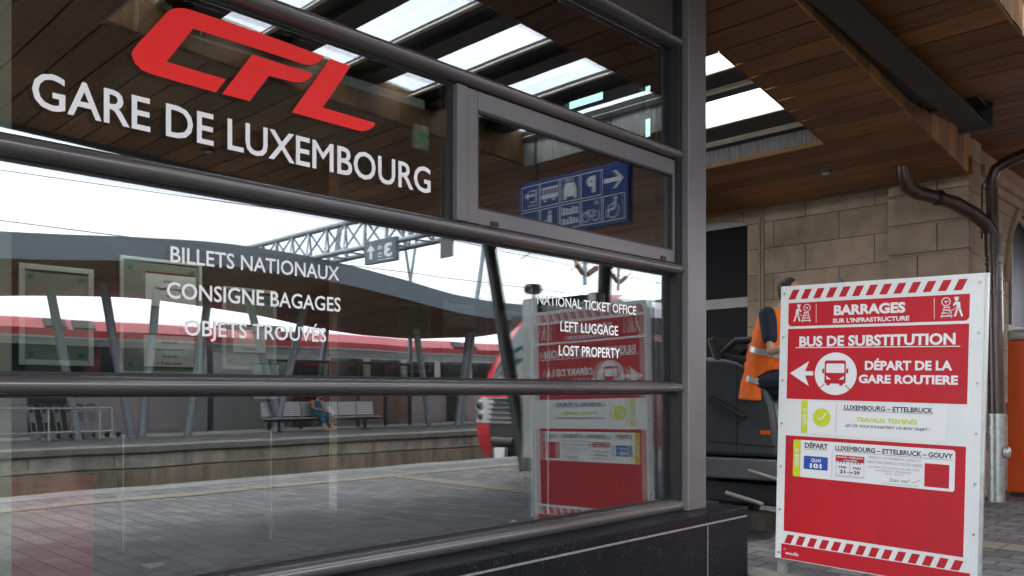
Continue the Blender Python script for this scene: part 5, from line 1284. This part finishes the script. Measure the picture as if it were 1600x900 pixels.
# benches
def bench(px0, px1, n, label):
    Yb = -19.3; x0, x1 = rY(px0, 650, Yb).x, rY(px1, 650, Yb).x
    t = thing('station_bench', ((x0 + x1) / 2, Yb, 0), label, 'bench', 'metal benches on the opposite platform')
    w = (x1 - x0) / n
    for i in range(n):
        a, c = x0 + w * i + .03, x0 + w * (i + 1) - .03
        b = MB()
        for k in range(6): b.hexa([(a, Yb + .24 - k * .078, .45 + .004 * k), (c, Yb + .24 - k * .078, .45 + .004 * k), (c, Yb + .30 - k * .078, .45 + .004 * k), (a, Yb + .30 - k * .078, .45 + .004 * k), (a, Yb + .24 - k * .078, .48), (c, Yb + .24 - k * .078, .48), (c, Yb + .30 - k * .078, .48), (a, Yb + .30 - k * .078, .48)])
        b.box(a, a + .03, Yb - .18, Yb + .30, .43, .449); b.box(c - .03, c, Yb - .18, Yb + .30, .43, .449)
        s = b.build('seat', M['bench'], t)
        b = MB()
        for k in range(8): b.hexa([(a, Yb - .20 - .012 * k, .53 + k * .062), (c, Yb - .20 - .012 * k, .53 + k * .062), (c, Yb - .185 - .012 * k, .53 + k * .062), (a, Yb - .185 - .012 * k, .53 + k * .062), (a, Yb - .21 - .012 * k, .575 + k * .062), (c, Yb - .21 - .012 * k, .575 + k * .062), (c, Yb - .195 - .012 * k, .575 + k * .062), (a, Yb - .195 - .012 * k, .575 + k * .062)])
        b.tube([(a + .01, Yb - .19, .45), (a + .01, Yb - .30, 1.02)], .014, 6); b.tube([(c - .01, Yb - .19, .45), (c - .01, Yb - .30, 1.02)], .014, 6)
        b.build('backrest', M['bench'], t)
    b = MB(); b.box(x0, x1, Yb - .03, Yb + .05, .36, .42); b.build('beam', M['dark_steel'], t)
    for x in (x0 + w * .7, x1 - w * .7):
        b = MB(); b.box(x - .04, x + .04, Yb - .04, Yb + .06, 0, .36); b.box(x - .05, x + .05, Yb - .25, Yb + .3, 0, .03); b.build('leg', M['dark_steel'], t)
    return x0, x1, Yb
bx0, bx1, YB = bench(412, 588, 6, 'row of six perforated steel seats on the opposite platform')
# seated woman and bag
wc = rY(494, 648, YB).x
hp = Vector((wc, YB + .02, .56)); ch = Vector((wc + .03, YB - .02, 1.0)); hd = Vector((wc + .10, YB + .08, 1.30)); fw = (.45, 1, -.35)
b = MB(); b.tube([hp - Vector((0, 0, .08)), hp + Vector((0, 0, .12)), hp.lerp(ch, .6), ch, ch + Vector((.01, 0, .07))], [(.16, .19), (.165, .19), (.155, .18), (.12, .17), (.06, .09)], 14)
limb(b, [ch + Vector((.01, 0, .05)), hd - Vector((0, 0, .06))], [.05, .046]); head(b, hd, .115, fw)
for k in (-1, 1):
    s_ = ch + Vector((.19 * k, 0, .02)); e_ = Vector((wc + .20 * k, YB + .12, .80)); w_ = Vector((wc + .08 + .05 * k, YB + .36, .72))
    limb(b, [s_, s_.lerp(e_, .5), e_, w_], [.068, .06, .048, .03]); hand(b, w_, (.2, .8, -.2), (0, 0, 1))
    h_ = hp + Vector((.1 * k, .05, 0)); kn = Vector((wc + .06 + .14 * k, YB + .48, .56)); an = Vector((wc + .16 + .17 * k, YB + .60, .09))
    limb(b, [h_, kn, kn.lerp(an, .35), an], [.105, .075, .066, .042]); limb(b, [an + Vector((0, -.04, -.035)), an + Vector((.07, .16, -.055))], [.04, .03])
wm = fuse('person', b, M['skin'], .011, 4)
tag(wm, 'seated woman in blue patterned sleeveless dress and pale face mask', 'person')
b = MB(); b.tube([hp - Vector((0, 0, .07)), hp + Vector((0, 0, .12)), hp.lerp(ch, .6), ch, ch + Vector((0, 0, .05))], [(.19, .22), (.185, .212), (.175, .20), (.14, .19), (.09, .14)], 16)
for k in (-1, 1):
    h_ = hp + Vector((.1 * k, .05, 0)); kn = Vector((wc + .06 + .14 * k, YB + .48, .56)); an = Vector((wc + .16 + .17 * k, YB + .60, .09)); limb(b, [h_, kn, kn.lerp(an, .42)], [.13, .105, .10])
b.sphere(hp + Vector((.04, .28, .02)), (.19, .24, .10))
dr = fuse('dress', b, M['dress'], .014, 3); dr.parent = wm
b = MB(); b.sphere(hd + Vector((-.012, -.028, .03)), (.105, .105, .112)); hr_ = fuse('hair', b, mat('brown hair', (.08, .04, .02), .6), .011, 2); hr_.parent = wm
b = MB(); fn_ = Vector(fw).normalized(); b.sphere(hd + fn_ * .07 - Vector((0, 0, .045)), (.068, .06, .055)); mk = fuse('face_mask', b, mat('pale pink mask', (.62, .48, .55), .8), .008, 2); mk.parent = wm
face_bits(hd, .115, fw, wm)
b = MB(); b.sphere((wc + .52, YB + .05, .62), (.19, .15, .15)); b.sphere((wc + .50, YB + .05, .74), (.12, .10, .10)); limb(b, [Vector((wc + .42, YB + .05, .80)), Vector((wc + .40, YB + .06, .92)), Vector((wc + .50, YB + .06, .94)), Vector((wc + .56, YB + .05, .82))], [.02, .015, .015, .02], 8)
bg_ = fuse('shopping_bag', b, M['bag'], .014, 1); tag(bg_, 'full white plastic bag on the bench seat beside the woman', 'bag')
# handrail and nested luggage carts
YR = -19.3
hr = thing('handrail', (rY(100, 680, YR).x, YR, 0), 'tubular steel guard rail in front of the luggage carts', 'guard rail')
xa, xb = rY(-90, 640, YR).x, rY(177, 640, YR).x; zr1, zr2 = rY(177, 637, YR).z, rY(177, 673, YR).z
b = MB(); b.tube([(xa, YR, zr1), (xb, YR, zr1)], .03, 10); b.build('top_rail', M['metal_pale'], hr, smooth=True)
b = MB(); b.tube([(xa, YR, zr2), (xb, YR, zr2)], .024, 10); b.build('lower_rail', M['metal_pale'], hr, smooth=True)
for px in (-60, 74, 157, 176):
    x = rY(px, 660, YR).x; b = MB(); b.tube([(x, YR, 0), (x, YR, zr1)], .028, 10); b.build('post', M['metal_pale'], hr, smooth=True)
def cart(x, y, label):
    t = thing('luggage_cart', (x, y, 0), label, 'luggage cart', 'luggage carts nested behind the guard rail')
    b = MB(); b.tube([(x, y - .25, .2), (x + .75, y - .18, .2)], .02, 8); b.tube([(x, y + .25, .2), (x + .75, y + .18, .2)], .02, 8)
    for k in range(6): b.tube([(x + .05 + .13 * k, y - .23, .21), (x + .05 + .13 * k, y + .23, .21)], .010, 6)
    b.build('deck', M['metal'], t, smooth=True)
    b = MB(); b.tube([(x, y - .25, .2), (x - .12, y - .25, 1.0)], .018, 8); b.tube([(x, y + .25, .2), (x - .12, y + .25, 1.0)], .018, 8); b.box(x - .07, x - .055, y - .22, y + .22, .5, .78); b.build('back_frame', M['metal'], t)
    b = MB(); b.tube([(x - .12, y - .3, 1.0), (x - .12, y + .3, 1.0)], .026, 10); b.build('handle', M['way_blue'], t, smooth=True)
    for q in (-.25, .25):
        b = MB(); b.tube([(x + .02, y + q - .025, .1), (x + .02, y + q + .025, .1)], .1, 16); b.build('wheel', M['metal'], t, smooth=True)
    b = MB(); b.tube([(x + .7, y - .02, .08), (x + .7, y + .02, .08)], .08, 14); b.build('wheel', M['tyre'], t, smooth=True)
cx0 = rY(52, 680, -20.0).x
for k in range(6): cart(cx0 + .34 * k, -20.0, ('leftmost', 'second', 'third', 'fourth', 'fifth', 'rightmost')[k] + ' of the six nested steel luggage carts')
# red commuter train beyond the opposite platform
FY = -23.6
tr = thing('parked_train', (40, FY - 1.5, -1), 'long red and silver train standing beyond the opposite platform', 'train')
prof = [(FY, -.9), (FY - .0, 1.0), (FY - .02, 2.2), (FY - .06, 2.95), (FY - .14, 3.35)]
def car_rows(pts, y): return pts
L0, L1, CARL = -40.0, 120.0, 18.2
x = L0; ci = 0
while x < L1:
    a, c = x + .12, x + CARL - .12
    b = MB(); b.prism([(FY, -.1), (FY, 2.0), (FY - .04, 2.9), (FY - .10, 3.28), (FY - 2.7, 3.28), (FY - 2.76, 2.9), (FY - 2.8, 2.0), (FY - 2.8, -.1)], lambda y, z: (a, y, z), lambda y, z: (c, y, z)); body = b.build('car_body', M['train_silver'], tr)
    b = MB(); b.prism([(FY - .07, 3.2805), (FY - .14, 3.52), (FY - .5, 3.86), (FY - 1.4, 3.98), (FY - 2.3, 3.86), (FY - 2.66, 3.52), (FY - 2.73, 3.2805)], lambda y, z: (a, y, z), lambda y, z: (c, y, z)); b.build('roof', M['train_red_hazed'], tr)
    b = MB()
    for dx in (2.2, 3.1, 12.4, 13.3): b.hexa([(a + dx, FY - .17, 3.56), (a + dx + .7, FY - .17, 3.56), (a + dx + .7, FY - .45, 3.83), (a + dx, FY - .45, 3.83), (a + dx, FY - .14, 3.60), (a + dx + .7, FY - .14, 3.60), (a + dx + .7, FY - .43, 3.87), (a + dx, FY - .43, 3.87)])
    b.build('roof_vent', M['train_dark'], tr)
    b = MB(); b.box(a, c, FY - .10, FY - .062, 3.21, 3.279); b.build('cantrail', M['label_white'], tr)
    b = MB(); b.box(a + 1, a + 3.2, FY - 1.9, FY - .6, 3.9, 4.1); b.build('roof_unit', M['train_dark'], tr)
    b = MB(); b.box(a, c, FY - 2.6, FY - .1, -1.0, -.101); b.build('skirt', M['train_dark'], tr)
    dark = fx_ and (x + CARL / 2 < 20)
    b = MB(); y_ = FY + .012
    wins = [(a + 1.2 + 2.05 * k, a + 1.2 + 2.05 * k + 1.65) for k in range(8)]
    if dark: b.box(a + .5, c - .5, FY - .04, y_, 1.55, 2.98)
    else:
        for w0, w1 in wins[2:7:1]: b.box(w0, w1, FY - .04, y_, 1.75, 2.85)
    b.build('window_band', M['train_glass'], body)
    b = MB()
    for dx in (3.4, 11.8): b.box(a + dx, a + dx + 1.3, FY - .03, FY + .018, -.05, 2.7)
    b.build('door', M['train_dark'], body)
    b = MB()
    b.tube([(c, FY - 1.4, .2), (c + .24, FY - 1.4, .2)], .9, 8); b.build('gangway', M['black'], tr)
    x += CARL; ci += 1
# arriving train on the near track: raked nose pointing towards the camera side
NT = thing('arriving_train', (16, -7.4, -1), 'red fronted silver train arriving on the near track', 'train')
ty = -7.45; hwid = 1.42
nb = [(-.85, 15.10, .80), (-.55, 14.77, .93), (-.1, 14.50, .97), (.25, 14.40, 1.0), (.62, 14.37, 1.0), (.9, 14.41, 1.0), (1.25, 14.49, 1.0), (1.45, 14.55, 1.0), (1.75, 14.68, .98), (2.3, 15.02, .96), (2.9, 15.45, .93), (3.4, 15.92, .88), (3.8, 16.6, .78), (3.98, 17.4, .6)]
def nose_pt(z, xf, w, t, push=0.):
    yy = ty + math.copysign(abs(math.sin(t)) ** .8, math.sin(t)) * hwid * w
    return Vector((xf + (1 - abs(math.cos(t)) ** .62) * .65 - push, yy, z))
TT = np.linspace(-math.pi / 2, math.pi / 2, 29)
def nose_mesh(name, i0, i1, j0, j1, m, push=0., par=None):
    b = MB(); b.grid([[nose_pt(*nb[i], TT[j], push) for j in range(j0, j1 + 1)] for i in range(i0, i1 + 1)]); return b.build(name, m, par or NT, smooth=True)
ns = nose_mesh('nose_shell', 0, len(nb) - 1, 0, 28, M['train_red'])
nose_mesh('lower_mask', 0, 4, 11, 17, M['train_dark'], .012, ns)
nose_mesh('headlamp_mask', 4, 6, 3, 25, M['train_silver'], .014, ns)
nose_mesh('windscreen', 8, 11, 9, 19, M['train_glass'], .014, ns)
nose_mesh('number_band', 7, 8, 9, 19, M['train_red'], .012, ns)
b = MB()
for k in range(5):
    z = .70 + k * .125; xx = 14.0
    b.box(14.31, 14.7, ty - .55, ty + .55, z, z + .03)
b.build('grille_slats', M['train_dark'], ns)
for s_ in (-1, 1):
    for dz, dy in ((.78, .98), (1.06, 1.08)):
        t = math.asin(min(.999, (dy / hwid) ** (1 / .8))); p = nose_pt(dz, 14.39, 1.0, s_ * t, .02)
        b = MB(); b.sphere(p, (.06, .105, .105)); hl = b.build('headlight', M['train_glass'], ns, smooth=True)
        b = MB(); b.tube([p + Vector((.0, math.cos(a) * .115, math.sin(a) * .115)) for a in [2 * math.pi * i / 18 for i in range(18)]], .016, 6, closed=True); b.build('bezel', M['metal_pale'], hl, smooth=True)
b = MB(); b.tube([(14.65, ty, -.2), (14.2, ty, -.2)], .16, 16); b.box(14.1, 14.3, ty - .22, ty + .22, -.36, -.02, .03); b.tube([(14.3, ty - .35, .2), (14.3, ty + .35, .2)], .1, 12); b.build('coupler', M['train_dark'], NT, smooth=False)
b = MB()   # round red emblem under the windscreen
ring, r2 = arc(0, 1.6, .15, 0, 360, 24), arc(0, 1.6, .115, 0, 360, 24)
nx = 14.47
for i in range(24): b.face([(nx, ty - ring[i][0], ring[i][1]), (nx, ty - ring[i + 1][0], ring[i + 1][1]), (nx, ty - r2[i + 1][0], r2[i + 1][1]), (nx, ty - r2[i][0], r2[i][1])])
b.face([(nx, ty + .07, 1.66), (nx, ty - .09, 1.58), (nx, ty - .09, 1.54), (nx, ty + .07, 1.62)])
b.build('emblem', M['label_white'], ns, recalc=False)
b = MB(); sec = lambda: [(ty - hwid, -.85), (ty - hwid, 2.9), (ty - 1.2, 3.6), (ty - .7, 3.97), (ty + .7, 3.97), (ty + 1.2, 3.6), (ty + hwid, 2.9), (ty + hwid, -.85)]
b.prism([(ty - hwid, 1.35), (ty - hwid, 2.9), (ty - 1.28, 3.4), (ty + 1.28, 3.4), (ty + hwid, 2.9), (ty + hwid, 1.35)], lambda y, z: (15.9, y, z), lambda y, z: (90, y, z)); b.build('body', M['train_dark'], NT)
b = MB(); b.prism([(ty - 1.29, 3.401), (ty - 1.1, 3.68), (ty - .6, 3.96), (ty + .6, 3.96), (ty + 1.1, 3.68), (ty + 1.29, 3.401)], lambda y, z: (18, y, z), lambda y, z: (90, y, z)); b.build('roof', M['train_silver'], NT)
b = MB(); b.box(16.2, 90, ty - hwid - .004, ty + hwid + .004, -.3, 1.349); b.build('lower_side', M['train_red'], NT)
b = MB(); b.box(16.4, 90, ty - hwid - .012, ty + hwid + .012, 2.75, 2.93); b.build('cantrail', M['train_red'], NT)
b = MB(); b.box(16.2, 90, ty - 1.3, ty + 1.3, -1.0, -.301); b.build('skirt', M['train_dark'], NT)
# overhead line: gantry across the tracks, tilted legs, signs, wires
GX = 14.2
ga = thing('catenary_gantry', (GX, -12, 0), 'blue grey tubular lattice gantry carrying the overhead line', 'gantry')
c1a, c1b = rX(395, 384, GX), rX(560, 345, GX); 
yy0, yy1 = -22.0, PE + .8
zt_ = (c1a.z + c1b.z) / 2; zl = zt_ - .95
b = MB(); b.tube([(GX, yy0, zt_), (GX, yy1, zt_)], .085, 12)
for dx in (-.42, .42): b.tube([(GX + dx, yy0, zl), (GX + dx, yy1, zl)], .075, 12)
b.build('chord', M['gantry'], ga, smooth=True)
b = MB(); y = yy0; k = 0
while y < yy1 - .5:
    for dx in (-.42, .42):
        b.tube([(GX, y, zt_), (GX + dx, y + .5, zl)], .032, 8); b.tube([(GX + dx, y + .5, zl), (GX, y + 1.0, zt_)], .032, 8)
    b.tube([(GX - .42, y + .5, zl), (GX + .42, y + .5, zl)], .028, 8); y += 1.0
b.build('lattice', M['gantry'], ga, smooth=True)
for (pt, pb) in (((757, 375), (744, 466)), ((528, 376), (524, 408))):
    p0, p1 = rY(*pb, -23.0), rY(*pt, -23.0); d_ = p0 - p1; q = p0 + d_ * ((p0.z + 1.1) / -d_.z); b = MB(); b.tube([p1 + (p1 - p0) * .6, q], .11, 12); b.build('mast', M['gantry'], ga, smooth=True)
p0 = rY(641, 440, -23.0)
for pt in ((630, 368), (651, 374)):
    p1 = rY(*pt, -23.0); b = MB(); b.tube([p0, p1 + (p1 - p0) * .25], .07, 10); b.build('strut', M['gantry'], ga, smooth=True)
b = MB(); b.tube([p0, Vector((p0.x, p0.y, -1.1))], .10, 10); b.build('mast', M['gantry'], ga, smooth=True)
def wire(pts, r, label):
    b = MB(); b.tube(pts, r, 6, cap=False); return tag(b.build('overhead_wire', M['wire']), label, 'wire', 'overhead wires')
def sag(Y, z, s=.0):
    P = []
    for i in range(61):
        x = -40 + i * 3.0; u = ((x + 46) % 60) / 60; P.append((x, Y, z - s * 4 * u * (1 - u)))
    return P
def drop(Y, zc, zm): pass
for Y, z, s, lb in ((-7.4, 5.05, 0, 'contact wire above the near track'), (-7.4, 6.35, .5, 'sagging carrier wire above the near track'), (-13.3, 5.05, 0, 'contact wire above the second track'), (-13.3, 6.4, .55, 'sagging carrier wire above the second track'), (-25.2, 5.3, 0, 'contact wire above the parked train'), (-25.2, 6.8, .6, 'sagging carrier wire above the parked train'), (-16.4, 8.6, .5, 'high feeder wire above the opposite platform edge'), (-11.4, 9.0, .3, 'topmost feeder wire above the tracks'), (-10.5, 7.9, .4, 'high feeder wire strung between the two tracks')):
    wire(sag(Y, z, s), .011, lb)
# platform number sign and a blank plate hanging from the gantry
def plate(name, quad, X, th, m, label, cat, glyph=None):
    a, c, e = [rX(*q, X) for q in quad]          # top-left, top-right, bottom-right in the mirror image
    yl, yr = a.y, c.y; ztop, zbot = (a.z + c.z) / 2, e.z
    t = thing(name, (X, (yl + yr) / 2, ztop), label, cat)
    b = MB(); b.box(X, X + th, yl, yr, zbot, ztop, .01); b.build('panel', m, t)
    b = MB(); 
    for y in (yl * .8 + yr * .2, yl * .2 + yr * .8): b.tube([(X + th / 2, y, ztop), (X + th / 2, y, zl)], .025, 8)
    b.build('hanger', M['dark_steel'], t)
    if glyph:
        b = MB(); w = abs(yl - yr); y0 = max(yl, yr); h = ztop - zbot; fn = lambda u, v: (X - .003, y0 - u * w, zbot + v * h)
        put_text(b, '3', .12, .36, .2, .78, fn, .04); put_text(b, 'AB', .42, .56, .55, .75, fn, .02); put_text(b, 'CD', .42, .56, .22, .42, fn, .02)
        b.face([fn(*p) for p in ((.74, .2), (.82, .2), (.82, .55), (.92, .55), (.78, .82), (.64, .55), (.74, .55))]); b.face([fn(*p) for p in ((.1, .1), (.56, .1), (.56, .13), (.1, .13))])
        b.build('lettering', M['way_white'], t, recalc=False)
plate('platform_sign', ((570, 378), (618, 369), (618, 406)), GX - .55, .12, M['slate_paint'], 'dark blue platform number sign with arrow hanging from the gantry', 'platform sign', True)
plate('blank_plate', ((687, 371), (705, 371), (705, 401)), GX - .55, .06, M['machine_low'], 'small plain grey plate hanging from the gantry', 'plate')
# catenary brackets with ribbed insulators
def bracket(px, py, px2, Y, label):
    p = rY(px, py, Y); t = thing('catenary_bracket', p, label, 'catenary bracket', 'catenary brackets'); q = rY(px2, py + 38, Y)
    b = MB(); b.tube([p + Vector((0, 0, 1.6)), p + Vector((0, 0, -.25))], .07, 10); b.build('drop_post', M['gantry'], t, smooth=True)
    dv = Vector((-1.25, .15, .85)); b = MB(); b.tube([p, p + dv], .022, 8); b.tube([p + dv * .95, p + Vector((-2.6, .2, .55))], .016, 6); b.tube([p + Vector((-2.3, .2, .55)), p + Vector((-3.1, .25, .15))], .014, 6); b.tube([p, p + Vector((.9, -.05, .5))], .02, 8); b.build('arm', M['wire'], t)
    b = MB()
    for d0 in (dv.normalized(), Vector((.9, -.05, .5)).normalized()):
        for k in range(6): c = p + d0 * (.18 + .085 * k); b.tube([c - d0 * .02, c + d0 * .02], .085, 12)
    b.build('insulator', M['brown_rust'], t)
bracket(914, 432, 900, -9.2, 'catenary bracket with ribbed brown insulators above the near train')
bracket(966, 444, 960, -12.2, 'catenary bracket with darker insulators right of the leaning column')
# departure totem with small camera
tb = rZ(826, 748, 0); TX = tb.x; tz = rX(826, 467, TX).z
to = thing('information_totem', (TX, tb.y, 0), 'tall grey framed information totem with dark display and flared foot', 'totem')
yl = rX(815, 600, TX).y; yr_ = rX(838, 600, TX).y
b = MB(); b.box(TX, TX + .22, min(yl, yr_), max(yl, yr_), .0, tz, .02); b.build('post', M['metal_pale'], to)
b = MB(); b.box(TX - .03, TX + .26, min(yl, yr_) - .03, max(yl, yr_) + .03, .12, .34, .02); b.build('foot_shroud', M['machine_low'], to)
b = MB(); b.box(TX + .05, TX + .17, max(yl, yr_) + .001, max(yl, yr_) + 1.05, .75, tz - .02, .01); b.build('display_case', M['navy'], to)
b = MB(); b.box(TX + .04, TX + .049, max(yl, yr_) + .06, max(yl, yr_) + 1.0, .85, tz - .12); b.build('screen', M['train_glass'], to)
b = MB(); b.box(TX + .0, TX + .22, max(yl, yr_) + 1.052, max(yl, yr_) + 1.2, .0, tz, .02); b.build('post', M['metal_pale'], to)
p = Vector((TX + .1, (yl + yr_) / 2, tz))
t = thing('security_camera', p, 'small pale security camera on top of the totem', 'camera')
b = MB(); b.tube([p, p + Vector((0, 0, .08))], .03, 10); b.build('mount', M['metal'], t, smooth=True)
b = MB(); b.tube([p + Vector((-.14, 0, .15)), p + Vector((.12, 0, .17))], .085, 16); b.build('housing', M['metal_pale'], t, smooth=True)
b = MB(); b.tube([p + Vector((-.15, 0, .15)), p + Vector((-.139, 0, .15))], .055, 14); b.build('lens', M['black'], t, smooth=True)
# red and white marker post by the rails
mk_ = rY(783, 728, PE - 1.2)
t = thing('marker_post', (mk_.x, mk_.y, -1.2), 'short red and white striped marker post beside the track', 'marker')
for k in range(5):
    b = MB(); b.box(mk_.x - .05, mk_.x + .05, mk_.y - .16, mk_.y + .16, -1.2 + k * .26, -1.2 + (k + 1) * .26 - .001); b.build('band', M['counter_red'] if k % 2 else M['label_white'], t)
bpy.context.view_layer.update()
